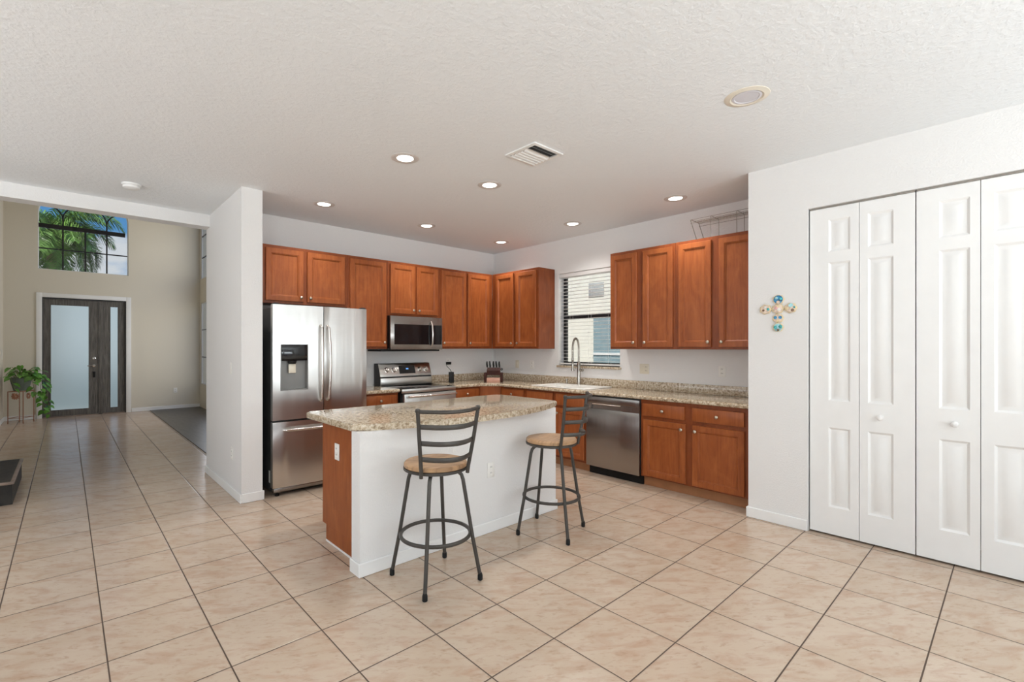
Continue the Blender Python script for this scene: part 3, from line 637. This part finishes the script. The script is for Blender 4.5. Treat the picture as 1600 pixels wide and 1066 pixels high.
MB().box(2.70, 3.57, 3.62, 3.95, 1.362, 1.384).build('vent_base', 'black_plastic', mw)

# ---- refrigerator
fr_ = thing('refrigerator', (1.785, 3.55, 0), 'stainless french-door refrigerator with ice dispenser beside the narrow wall', 'refrigerator')
MB().box(1.312, 2.256, 3.205, 3.93, .045, 1.79, .006).build('case', 'dark_grey_side', fr_)
def bowdoor(x0, x1, z0, z1, bow=.018, xs=1.305, xe=2.263):
    pts = []
    for i in range(13):
        x = x0+(x1-x0)*i/12; s_ = (x-xs)/(xe-xs)*2-1; pts.append((x, 3.122+bow*s_*s_))
    return MB().prism([(x1, 3.198), (x0, 3.198)]+pts, z0, z1, .004, 2)
dl = bowdoor(1.305, 1.783, .722, 1.82)
# dispenser opening: build the left door around the recess
dl.bm.free()
DL = MB(); D0, D1, DZ0, DZT = 1.374, 1.632, 1.0, 1.442
def bowpts(x0, x1, n=8):
    out = []
    for i in range(n+1):
        x = x0+(x1-x0)*i/n; s_ = (x-1.305)/(2.263-1.305)*2-1; out.append((x, 3.122+.018*s_*s_))
    return out
for x0, x1, z0, z1 in ((1.305, D0, .722, 1.82), (D1, 1.783, .722, 1.82), (D0, D1, .722, DZ0), (D0, D1, DZT, 1.82)):
    DL.prism([(x1, 3.198), (x0, 3.198)]+bowpts(x0, x1), z0, z1)
bmesh.ops.remove_doubles(DL.bm, verts=DL.bm.verts[:], dist=.0002)
ldr = DL.build('left_door', 'steel', fr_)
ds = MB().box(D0+.001, D1-.001, 3.185, 3.197, DZ0+.001, DZT-.001).box(D0+.001, D0+.006, 3.128, 3.1845, DZ0+.001, DZT-.001).box(D1-.006, D1-.001, 3.128, 3.1845, DZ0+.001, DZT-.001).box(D0+.0065, D1-.0065, 3.128, 3.1845, DZ0+.001, DZ0+.012).build('dispenser', 'recess_grey', ldr)
MB().box(D0+.007, D1-.007, 3.124, 3.1845, 1.285, DZT-.002, .006).build('dispenser_panel', 'black_gloss', ldr)
MB().lathe([(0.04, 0), (0.04, .012), (0.03, .03)], (1.49, 3.155, 1.284), (0, 0, -1), 18).build('ice_chute', 'black_plastic', ldr)
MB().box(1.455, 1.525, 3.150, 3.162, 1.165, 1.253, .006).build('dispenser_paddle', 'plate_ivory', ldr)
def fhandle(parent, x, sgn):
    mb = MB(); mb.tube([(x, 3.118, .885), (x+.003*sgn, 3.085, .905), (x+.009*sgn, 3.068, 1.06), (x+.011*sgn, 3.062, 1.25), (x+.009*sgn, 3.068, 1.44), (x+.003*sgn, 3.085, 1.61), (x, 3.118, 1.63)], 0.0125, 12); return mb.build('handle', 'steel_handle', parent)
fhandle(ldr, 1.755, -0.3)
rdr = bowdoor(1.791, 2.263, .722, 1.82).build('right_door', 'steel', fr_); fhandle(rdr, 1.822, 1)
fz_ = bowdoor(1.305, 2.263, .085, .705).build('freezer_drawer', 'steel', fr_)
MB().tube([(1.40, 3.125, .63), (1.42, 3.09, .63), (1.6, 3.072, .63), (1.784, 3.068, .63), (1.97, 3.072, .63), (2.148, 3.09, .63), (2.168, 3.125, .63)], 0.014, 12).build('handle', 'steel_handle', fz_)
for x in (1.315, 2.208): MB().box(x, x+.045, 3.14, 3.2, 1.8205, 1.835, .003).build('hinge_cover', 'dark_grey_side', fr_)
MB().box(1.318, 2.25, 3.15, 3.204, .04, .08, .004).build('base_grille', 'steel_dark', fr_)
for x in (1.36, 2.2): MB().lathe([(0.02, 0), (0.02, .01), (0.008, .014), (0.008, .04)], (x, 3.19, .0005), seg=12).build('foot', 'black_plastic', fr_)
for x in (1.36, 2.2): MB().lathe([(0.02, 0), (0.02, .02), (0.02, .0445)], (x, 3.85, .0005), seg=12).build('foot', 'black_plastic', fr_)
MB().box(1.3105, 1.3118, 3.235, 3.275, .12, .235).build('side_sticker', 'sticker', fr_)

# ---- island
isl = thing('kitchen_island', (2.13, 1.55, 0), 'kitchen island with white front wall and cherry wood end panel', 'island')
MB().box(1.208, 3.058, 1.188, 1.30, .0005, .8885).build('knee_wall', 'wall_paint', isl)
ic = MB(); ic.box(1.285, 3.05, 1.301, 1.935, .12, .8885); ic.box(1.285, 3.05, 1.301, 1.872, .0005, .1195)
ic.build('cabinet_box', 'cabinet_wood', isl)
ib_ = MB(); ib_.box(1.196, 3.072, 1.175, 1.1875, .0005, .085, .004, 1).box(1.196, 1.2075, 1.1876, 1.306, .0005, .085, .004, 1).box(3.0585, 3.072, 1.1876, 1.306, .0005, .085, .004, 1)
ib_.build('baseboard', 'trim_white', isl)
MB().box(1.280, 1.2848, 1.306, 1.868, .0005, .012).build('caulk_strip', 'trim_white', isl)
def arcp(n=26):
    x0, x1 = 1.215, 3.15; out = []
    for i in range(n+1):
        s_ = i/n; out.append((x0+(x1-x0)*s_, 1.245-0.225*(1-(2*s_-1)**2)))
    return out
def rounded(c, r, a0, a1, n=5): return [(c[0]+r*math.cos(math.radians(a0+(a1-a0)*i/n)), c[1]+r*math.sin(math.radians(a0+(a1-a0)*i/n))) for i in range(n+1)]
poly = rounded((1.235, 1.285), .04, 180, 235)+arcp()[1:-1]+rounded((3.13, 1.285), .04, 305, 360)+rounded((3.13, 2.01), .045, 0, 90)+rounded((1.24, 2.01), .045, 90, 180)
it = MB().prism(poly, .889, .931, .014, 4).build('island_countertop', 'granite'); tag(it, 'bow-fronted speckled granite worktop lying on the island', 'countertop')

# ---- bar stools
def stool():
    t = thing('bar_stool', (0, 0, 0), 'x', 'stool', 'swivel bar stools at the island')
    MB().lathe([(0, .6905), (.188, .6905), (.193, .694), (.193, .710), (.187, .718), (.172, .722), (.10, .7175), (0, .715)], (0, 0, 0), seg=48).build('seat', 'seat_wood', t)
    MB().lathe([(0, .670), (.186, .670), (.196, .675), (.196, .690), (0, .690)], (0, 0, 0), seg=48).lathe([(.05, .64), (.05, .6698)], (0, 0, 0), seg=20).build('seat_ring', 'stool_metal', t)
    def post(s_): return [Vector((s_*.145, -.152, .664)), Vector((s_*.148, -.16, .71)), Vector((s_*.168, -.19, .88)), Vector((s_*.187, -.215, 1.065))]
    PZ = {}
    for s_ in (-1, 1): MB().tube(post(s_), 0.0115, 12).build('back_post', 'stool_metal', t)
    def pt(z):
        f = (z-.664)/(1.065-.664); return .145+.042*f, -.152-.063*f
    for z, r, fl in ((1.056, .0115, None), (.968, .0145, (1, .4)), (.872, .0145, (1, .4)), (.778, .0145, (1, .4))):
        hx, y = pt(z); n = 14
        pts = [(hx*(2*i/n-1)*.97, y-.098*(1-(2*i/n-1)**2), z) for i in range(n+1)]
        mb = MB(); mb.tube(pts, r, 10, flat=fl)
        if fl is None:
            for s_ in (-1, 1): mb.lathe([(0, -.016), (.012, -.011), (.016, 0), (.012, .011), (0, .016)], (s_*hx, y, z+.004), seg=14)
        mb.build('back_rail' if fl is None else 'back_slat', 'stool_metal', t)
    for k in range(4):
        a = PI/4+k*PI/2; c, s_ = math.cos(a), math.sin(a)
        prof = [(.07, .664), (.112, .664), (.14, .657), (.16, .638), (.170, .608), (.178, .56), (.226, .275), (.278, .012)]
        l = MB().tube([(r*c, r*s_, z) for r, z in prof], 0.0118, 12).build('leg', 'stool_metal', t)
        MB().lathe([(0.011, .045), (0.0155, .03), (0.0155, .004), (0.012, .0005)], (.2755*c, .2755*s_, 0), seg=14).build('foot_cap', 'black_plastic', l)
    MB().tube([(.212*math.cos(2*PI*i/48), .212*math.sin(2*PI*i/48), .275) for i in range(48)], 0.0115, 10, closed=True).build('foot_ring', 'stool_metal', t)
    return t
st1 = stool(); st1['label'] = 'dark metal bar stool with round wood seat, left one, nearest the camera'
st2 = dup(st1, (2.655, .893, 0), 'dark metal bar stool with round wood seat, standing before the sink cabinet')
st1.location = (1.557, .88, 0)
for st_, leg, seat in ((st1, -3, -15), (st2, 21, 12)):
    st_.rotation_euler.z = math.radians(leg)
    for ch in st_.children:
        if ch.name.split('.')[0] in ('seat', 'seat_ring', 'back_post', 'back_rail', 'back_slat'): ch.rotation_euler.z = math.radians(seat-leg)

# ---- knife block, knives, scissors
KB = rotframe((4.335, 3.39, .9255), -45)      # a: right, b: towards the corner
kb = thing('knife_block', (4.335, 3.39, .9255), 'dark wood knife block with pinkish front in the counter corner', 'knife block')
mb = MB(KB); mb.box(-.132, -.095, -.02, .12, .0, .13, .004).box(.095, .132, -.02, .12, .0, .13, .004).build('side_panel', 'block_dark_wood', kb)
MB(KB).prism([(.03, .095), (.12, .095), (.12, .20), (.06, .19), (.03, .16)], -.0945, .0945, axis='x').build('knife_holder', 'block_dark_wood', kb)
MB(KB).box(-.0945, .0945, -.015, .115, .0, .058, .004).build('front_drawer', 'block_pink_wood', kb)
for i, (a, ln) in enumerate(((-.112, .085), (-.06, .09), (.0, .088), (.05, .088), (.1, .085))):
    kf = thing('kitchen_knife', KB((a*.82, .08, .19)), ['black-handled knife at the left end of the block', 'black-handled knife second from left in the block', 'black-handled knife in the middle of the block', 'black-handled knife second from right in the block', 'black-handled knife at the right end, beside the scissors'][i], 'knife', 'knives standing in the block')
    al = a*.82
    MB(KB).tube([(al, .075, .202), (al, .072, .225), (al-.004, .07, .25), (al-.008*(1 if i % 2 else .3), .066, .202+ln)], [.010, .0135, .013, .009], 10, flat=(1, .8)).build('handle', 'black_plastic', kf)
    MB(KB).box(al-.001, al+.001, .062, .09, .1915, .2025).build('blade', 'chrome', kf)
sc = thing('kitchen_scissors', KB((.135, .05, .14)), 'black-handled scissors stuck in the right side of the knife block', 'scissors', None)
for dx in (0, .03):
    MB(KB).tube([(.1125+dx*.1+.011*math.cos(2*PI*i/16), .05+dx, .176+.013*math.sin(2*PI*i/16)) for i in range(16)], 0.004, 6, closed=True).build('grip', 'black_plastic', sc)
MB(KB).box(.111, .114, .05, .08, .1305, .164).build('blade', 'chrome', sc)
# ---- small black device with plug
gd = thing('charger', (3.80, 3.66, .9255), 'small upright black device on the counter, corded to the outlet', 'charger')
GF = rotframe((3.80, 3.66, .9255), -20)
MB(GF).box(-.033, .033, -.024, .024, 0, .15, .006).build('device_body', 'black_plastic', gd)
MB().tube([(3.80, 3.66, 1.0758), (3.795, 3.68, 1.11), (3.80, 3.76, 1.15), (3.87, 3.86, 1.172), (3.945, 3.925, 1.182)], 0.004, 8).build('cord', 'black_plastic', gd)
MB().box(3.93, 4.005, 3.925, 3.9575, 1.165, 1.202, .004).build('plug', 'black_plastic', gd)

# ---- wall plates
def plate(name, label, fr, a, c, kind='outlet', w=.072, h=.115, mat='plate_white', cat='outlet', group='wall plates'):
    t = thing(name, fr((a, 0, c-h/2)), label, cat, group)
    MB(fr).box(a-w/2, a+w/2, .0006, .006, c-h/2, c+h/2, .002).build('cover_plate', mat, t)
    ks = [0] if w < .1 else [-.023, .023]
    for j, dx in enumerate(ks):
        if kind == 'switch' or (kind == 'combo' and j == 0): MB(fr).box(a+dx-.016, a+dx+.016, .0063, .010, c-.033, c+.033, .002).build('rocker', mat, t)
        else:
            for dz in (-.022, .022):
                so = MB(fr).box(a+dx-.015, a+dx+.015, .0063, .008, c+dz-.015, c+dz+.015, .003).build('socket', mat, t)
                MB(fr).box(a+dx-.007, a+dx-.004, .0082, .0088, c+dz-.003, c+dz+.008).box(a+dx+.004, a+dx+.007, .0082, .0088, c+dz-.003, c+dz+.008).build('slots', 'slot_dark', so)
    return t
KR = FB(4.87)
plate('wall_switch', 'ivory rocker switch plate on the window wall near the corner', KR, -3.446, 1.163, 'switch', mat='plate_ivory', cat='switch')
plate('wall_outlet', 'white outlet on window wall between switch plate and sink window', KR, -3.149, 1.163)
plate('wall_outlet', 'ivory double switch and outlet plate right of the sink window', KR, -1.38, 1.163, 'combo', .118, .115, 'plate_ivory')
plate('wall_outlet', 'white outlet above the counter under the rightmost upper cabinets', KR, -0.511, 1.167)
plate('wall_outlet', 'white outlet on back wall behind the black device plug', FA(3.97), 3.974, 1.20)
plate('wall_outlet', 'white outlet low on the white island front', FA(1.188), 2.29, .475)
plate('wall_outlet', 'white outlet on the wood end panel of the island', FB(1.285), -1.68, .68)
plate('wall_switch', 'white switch plate on the hall side of the narrow wall', FB(1.045), -3.52, 1.21, 'switch', cat='switch')
plate('wall_outlet', 'white outlet low on the hall side of the narrow wall', FB(1.045), -3.485, .40)
plate('wall_outlet', 'white outlet low on the beige foyer wall', FA(FY), 1.732, .425)
plate('wall_switch', 'white switch plate on far left foyer wall above the plant', Frame((FX0, 0, 0), (0, 1, 0), (1, 0, 0)), 11.05, 1.28, 'switch', .075, .2, cat='switch')

# ---- cross ornament
CF = FB(4.1195)
cr = thing('wall_cross', (4.112, -.226, 1.535), 'colourful cross of six round ornaments on the closet wall', 'wall decoration')
def bead(a, c, r, core, bits, lobes=7):
    pts = [(a+(r+.0035*math.cos(lobes*2*PI*i/56))*math.cos(2*PI*i/56), c+(r*.9+.0035*math.cos(lobes*2*PI*i/56))*math.sin(2*PI*i/56)) for i in range(56)]
    o = MB(CF).prism(pts, .0008, .012, .003, 2, axis='y').build('ornament', 'gold_rim', cr)
    MB(CF).lathe([(r*.84, 0), (r*.80, .003), (r*.5, .005), (0, .006)], (a, .0123, c), (0, 1, 0), 24).build('enamel_face', core, o)
    for (da, dc, w, h, mt) in bits:
        MB(CF).lathe([(w, 0), (w*.8, .004), (0, .006)], (a+da, .0165, c+dc), (0, 1, 0), 12).build('enamel_patch', mt, o)
bead(.226, 1.796, .040, 'cross_blue', [(-.012, .012, .012, 0, 'cross_sky'), (.0, -.022, .014, 0, 'cross_cream'), (.018, .004, .010, 0, 'cross_teal')])
bead(.134, 1.722, .042, 'cross_cream', [(-.014, -.008, .010, 0, 'cross_brown'), (.02, .0, .011, 0, 'cross_teal'), (.0, .016, .009, 0, 'sticker')])
bead(.222, 1.722, .042, 'cross_cream', [(-.01, .006, .013, 0, 'cross_rose'), (.01, -.006, .013, 0, 'sticker'), (.0, .02, .009, 0, 'gold_rim')])
bead(.312, 1.724, .042, 'cross_cream', [(.002, .02, .016, 0, 'cross_sky'), (-.022, -.004, .011, 0, 'gold_rim'), (.014, -.018, .012, 0, 'cross_brown'), (.026, .004, .008, 0, 'cross_teal')])
bead(.224, 1.646, .038, 'cross_cream', [(-.017, .006, .013, 0, 'cross_blue'), (.017, .006, .013, 0, 'cross_blue'), (.0, -.02, .011, 0, 'gold_rim')])
bead(.224, 1.573, .037, 'cross_sky', [(-.017, .002, .013, 0, 'cross_teal'), (.018, .006, .014, 0, 'cross_teal'), (.002, -.02, .010, 0, 'cross_brown')])

# ---- wire rack on top of the cabinets
rk = thing('wire_rack', (4.66, .40, 2.489), 'thin metal wire rack lying on top of the right upper cabinets', 'rack')
mb = MB(); z0, z1 = 2.4915, 2.70
for x in (4.575, 4.76):
    for z in (z1, z1-.035): mb.tube([(x, .70, z), (x, .03, z)], .0022, 6)
    mb.tube([(x, .63, z0), (x, .03, z0)], .0022, 6)
for i in range(7):
    x = 4.60+i*.024; mb.tube([(x, .69, z1-.012), (x, .03, z1-.012)], .0016, 6)
mb.build('long_wires', 'nickel', rk)
for y in (.64, .50, .26): MB().tube([(4.575, y, z0), (4.572, y+(.06 if y > .6 else 0), z1), (4.60, y+(.06 if y > .6 else 0), z1+.003), (4.76, y+(.06 if y > .6 else 0), z1), (4.76, y, z0)], .0038 if y > .6 else .003, 6).build('end_wire', 'nickel', rk)

# ---- ceiling fixtures
LT = [((1.808, 1.634), 'lit round recessed light nearest the camera, left of the vent'), ((2.696, 1.65), 'lit round recessed light below the vent, over island right half'),
      ((1.818, 3.19), 'lit round recessed light above the refrigerator front'), ((3.086, 3.21), 'lit round recessed light in front of the microwave cabinets'),
      ((4.36, 3.26), 'smallest lit round recessed light in the far corner'), ((4.32, 1.99), 'lit round recessed light in front of the sink window'), ((4.305, .724), 'lit round recessed light by the wire rack cabinets')]
lt0 = thing('ceiling_light', (0, 0, H), 'x', 'ceiling light', 'recessed ceiling lights')
MB().lathe([(.062, .004), (.072, .008), (.098, .006), (.106, .0015), (.106, .0005), (.062, .0005)], (0, 0, 0), (0, 0, -1), 40).build('trim_ring', 'trim_white', None)
tr_ = bpy.data.objects['trim_ring']; tr_.location = (0, 0, 0); tr_.parent = lt0
for v in tr_.data.vertices: v.co.z -= (max(q.co.z for q in tr_.data.vertices)+.0005) if False else 0
def lightpart(prof, nm, mt):
    mb = MB(); mb.lathe(prof, (0, 0, 0), (0, 0, -1), 40); return mb.build(nm, mt, None, org=(0, 0, 0))
bpy.data.objects.remove(tr_)
for nm, mt, prof in (('trim_ring', 'ring_grey', [(.064, .0005), (.064, .004), (.074, .008), (.098, .0065), (.106, .002), (.106, .0005)]), ('lens', 'lamp_lens', [(.0635, .0008), (.0635, .003), (0, .003)])):
    o = lightpart(prof, nm, mt); o.parent = lt0
for i, ((x, y), lab) in enumerate(LT):
    o = lt0 if i == 0 else dup(lt0)
    o.location = (x, y, H); o['label'] = lab
    lamp('downlight', 'SPOT', (x, y, H-.02), (0, 0, 0), 56, (1.0, .975, .94), spot_size=2.4, spot_blend=0.9, shadow_soft_size=.06)
sp_ = thing('ceiling_light', (2.812, -.453, H), 'unlit round recessed ceiling light with yellowed rim, nearest closet doors', 'ceiling light', 'recessed ceiling lights')
MB().lathe([(.078, .0005), (.078, .004), (.088, .009), (.098, .007), (.116, .003), (.118, .0005)], (2.812, -.453, H), (0, 0, -1), 44).build('trim_ring', 'disc_trim', sp_)
MB().lathe([(.0775, .0006), (.0775, .006), (.066, .007), (.062, .004), (0, .004)], (2.812, -.453, H), (0, 0, -1), 44).build('lens', 'disc_off', sp_)
vt = thing('ceiling_vent', (2.49, .925, H), 'square white louvered air vent on the ceiling', 'vent')
VX0, VX1, VY0, VY1 = 2.335, 2.65, .77, 1.08
MB().box(VX0, VX1, VY0, VY0+.03, H-.01, H-.0006, .002).box(VX0, VX1, VY1-.03, VY1, H-.01, H-.0006, .002).box(VX0, VX0+.03, VY0+.0305, VY1-.0305, H-.01, H-.0006).box(VX1-.03, VX1, VY0+.0305, VY1-.0305, H-.01, H-.0006).build('frame', 'trim_white', vt)
MB().box(VX0+.031, VX1-.031, VY0+.031, VY1-.031, H-.0015, H-.0006).build('duct', 'slot_dark', vt)
for i in range(7):
    y = VY0+.055+i*.034; s_ = 1 if i > 1 else -1
    MB().prism([(y-.013, H-.004), (y-.012, H-.0025), (y+.0145, H-.018), (y+.0135, H-.0195)] if s_ > 0 else [(y+.015, H-.004), (y+.016, H-.0025), (y-.012, H-.020), (y-.013, H-.0215)], VX0+.0315, VX1-.0315, axis='x').build('louver', 'trim_white', vt)
sm = thing('smoke_detector', (.295, 3.764, H), 'white round smoke detector on the ceiling near the hall', 'smoke detector')
MB().lathe([(.072, .0005), (.072, .012), (.068, .016)], (.295, 3.764, H), (0, 0, -1), 36).build('base', 'trim_white', sm)
MB().lathe([(.064, .0165), (.062, .035), (.05, .043), (0, .045)], (.295, 3.764, H), (0, 0, -1), 36).build('cover', 'trim_white', sm)

# ---- plant stand and plant
ps = thing('plant_stand', (-.77, 10.93, 0), 'copper coloured wire plant stand by the front door', 'plant stand')
F4 = [(-.941, 10.86), (-.80, 11.09), (-.735, 10.77), (-.60, 10.98)]
for x, y in F4: MB().cyl((x, y, .0005), (x, y, .59), .0075, seg=8).build('leg', 'copper_wire', ps)
order = [F4[0], F4[1], F4[3], F4[2]]
MB().tube([(x, y, .592) for x, y in order], .0075, 8, closed=True).tube([(order[0][0], order[0][1], .585), (order[2][0], order[2][1], .585)], .005, 6).tube([(order[1][0], order[1][1], .585), (order[3][0], order[3][1], .585)], .005, 6).build('top_frame', 'copper_wire', ps)
MB().tube([(x, y, .10) for x, y in order], .005, 6, closed=True).build('stretcher', 'copper_wire', ps)
for k, (p, q) in enumerate(((order[0], order[3]), (order[3], order[2]), (order[0], order[1]))):
    cx_, cy_ = (p[0]+q[0])/2, (p[1]+q[1])/2; u_ = Vector((q[0]-p[0], q[1]-p[1], 0)).normalized(); mb = MB()
    for i in range(10):
        a = 2*PI*i/10; mb.tube([Vector((cx_, cy_, .50))+(u_*math.cos(a)+Vector((0, 0, 1))*math.sin(a))*r for r in (.012, .04, .062)], [.004, .013, .003], 6, flat=(1, .4))
    mb.build('flower_panel', 'copper_wire', ps)
pp = thing('potted_plant', (-.77, 10.93, .60), 'leafy trailing green houseplant in a grey pot on the plant stand', 'plant')
MB().lathe([(.105, .0), (.155, .22), (.165, .225), (.165, .245), (.15, .245), (.143, .215), (0, .21)], (-.77, 10.93, .601), seg=28).build('pot', 'pot_grey_green', pp)
MB().lathe([(.142, .2155), (.10, .225), (0, .228)], (-.77, 10.93, .601), seg=24).build('soil', 'soil', pp)
lv = MB(); stm = MB(); rnd = random.Random(4)
def heart(mb, p, d, up, s):
    d = d.normalized(); w = d.cross(up).normalized(); n = w.cross(d).normalized()
    R = [(0, 0), (-.12, .28), (.1, .46), (.45, .42), (.8, .2), (1.1, 0)]
    mid = [mb.bm.verts.new(p+d*(s*t)+n*(-s*.12*t*t)) for t in (0, .25, .6, 1.1)]
    for sg in (1, -1):
        e = [mb.bm.verts.new(p+d*(s*a)+w*(s*b*sg)+n*(s*.10*b)-n*(s*.12*max(0, a)**2)) for a, b in R[1:5]]
        seq = [mid[0], e[0], e[1], mid[1]]; mb.face(seq); mb.face([mid[1], e[1], e[2], mid[2]]); mb.face([mid[2], e[2], e[3], mid[3]])
top = Vector((-.77, 10.93, .83))
for k in range(46):
    a = rnd.uniform(0, 2*PI); el = rnd.uniform(.15, 1.15); ln = rnd.uniform(.14, .36)
    dv = Vector((math.cos(a)*math.cos(el), math.sin(a)*math.cos(el), math.sin(el)*.75)); p1 = top+Vector((dv.x*.08, dv.y*.08, 0)); p3 = top+dv*ln
    if p3.x < FX0+.1: p3.x = FX0+.1+rnd.uniform(0, .05)
    if p3.y > FY-.12: p3.y = FY-.12-rnd.uniform(0, .05)
    stm.tube([p1, (p1+p3)/2+Vector((0, 0, .04)), p3], .004, 5); ld = Vector((dv.x, dv.y-.3, rnd.uniform(-.7, .1))); heart(lv, p3, ld, Vector((0, 0, 1)), rnd.uniform(.07, .11))
for vx, vy, dz, n_ in ((-.52, 10.83, .62, 11), (-.44, 11.0, .78, 14), (-.50, 11.08, .70, 12), (-.62, 10.75, .40, 7), (-.90, 10.75, .22, 4)):
    pts = [top+Vector((0, 0, .03)), Vector(((top.x+vx)/2, (top.y+vy)/2, .93)), Vector((vx, vy, .85)), Vector((vx+.03, vy, .85-dz*.5)), Vector((vx+.06, vy-.02, .85-dz))]
    stm.tube(pts, .004, 5)
    for j in range(n_):
        f = j/max(1, n_-1)*2.9+1; i = min(3, int(f)); p = pts[i].lerp(pts[i+1], f-i); a = rnd.uniform(0, 2*PI)
        heart(lv, p+Vector((math.cos(a)*.035, math.sin(a)*.03-.02, 0)), Vector((math.cos(a), -.5+math.sin(a)*.4, -.8)), Vector((.2, -.3, 1)), rnd.uniform(.075, .12))
lv.build('leaves', 'leaf', pp, norm=False); stm.build('stems', 'stem_green', pp)

# ================================================================== OUTSIDE
struct('added_ground_strip', MB().box(-20, 20, 13.2, 34, -0.118, -0.06), 'added_ground_grey', 'added grey ground strip darkening the lower door glass', 'added_ground_strip')  # unseen strip added to darken what the frosted glass picks up
struct('ground_outside', MB().box(-40, 40, -40, 60, -0.32, -0.12), 'bounce_ground', 'pale ground outside the house', 'ground')
nh = thing('neighbor_house', (9.5, 4, -.12), 'cream stucco neighbouring house seen through the sink window', 'house')
MB().box(8.0, 8.25, -6, 14, -.12, 5.5).build('wall', 'stucco', nh)
MB().box(7.985, 7.999, 4.07, 4.45, 2.45, 2.74, .004).build('wall_vent', 'vent_grey', nh)
hw = MB().box(7.96, 7.999, 2.6, 4.306, .55, 2.02).build('window', 'house_window', nh)
MB().box(7.94, 7.9595, 2.6, 4.306, 1.255, 1.30).box(7.94, 7.9595, 2.6, 4.32, .50, .549).build('window_rail', 'slat_white', hw)
# palm beyond the front wall
pm = thing('palm_tree', (-.5, 16.6, -.12), 'green feathery palm tree beyond the arched window', 'tree')
pc = Vector((-.42, 16.6, 4.75))
MB().tube([(-.5, 16.6, -.12), (-.48, 16.6, 2.4), (-.44, 16.6, 4.0), pc], [.16, .13, .11, .09], 12).build('trunk', 'palm_trunk', pm)
rp_ = random.Random(11)
for k in range(36):
    a = k*2.39996+.3; up0 = rp_.uniform(-.5, 1.25); Lf = rp_.uniform(1.3, 2.0); dr_ = rp_.uniform(.9, 1.5)
    mb = MB(); pts = []; p = pc.copy(); hd = Vector((math.cos(a), math.sin(a), 0)); ang = up0
    for i in range(15):
        pts.append(p.copy()); p = p+(hd*math.cos(ang)+Vector((0, 0, 1))*math.sin(ang))*(Lf/14); ang -= dr_*1.35/14+.02
        ang = max(ang, -1.45)
    mb.tube(pts, [.02*(1-i/16) for i in range(15)], 5)
    sd_ = hd.cross(Vector((0, 0, 1)))
    for i in range(1, 14):
        for sub in range(5):
            q = pts[i].lerp(pts[min(14, i+1)], sub/5); tdir = (pts[min(14, i+1)]-pts[i-1]).normalized()
            ll = .55*math.sin(PI*min(1, (i+sub/5+1.2)/15.5))**.6+.08
            for sg in (-1, 1):
                d0 = (sd_*sg*.75+tdir*.75+Vector((0, 0, rp_.uniform(-.35, .35)))).normalized(); d1 = (d0+Vector((0, 0, -.9))).normalized()
                m1 = q+d0*ll*.5; m2 = m1+d1*ll*.5; w_ = tdir.cross(Vector((0, 0, 1)))*.0+tdir*.014
                v = [mb.bm.verts.new(x) for x in (q-w_*.6, q+w_*.6, m1+w_, m1-w_, m2)]
                mb.face([v[0], v[1], v[2], v[3]]); mb.face([v[3], v[2], v[4]])
    mb.build('frond', 'palm_leaf', pm, norm=False)
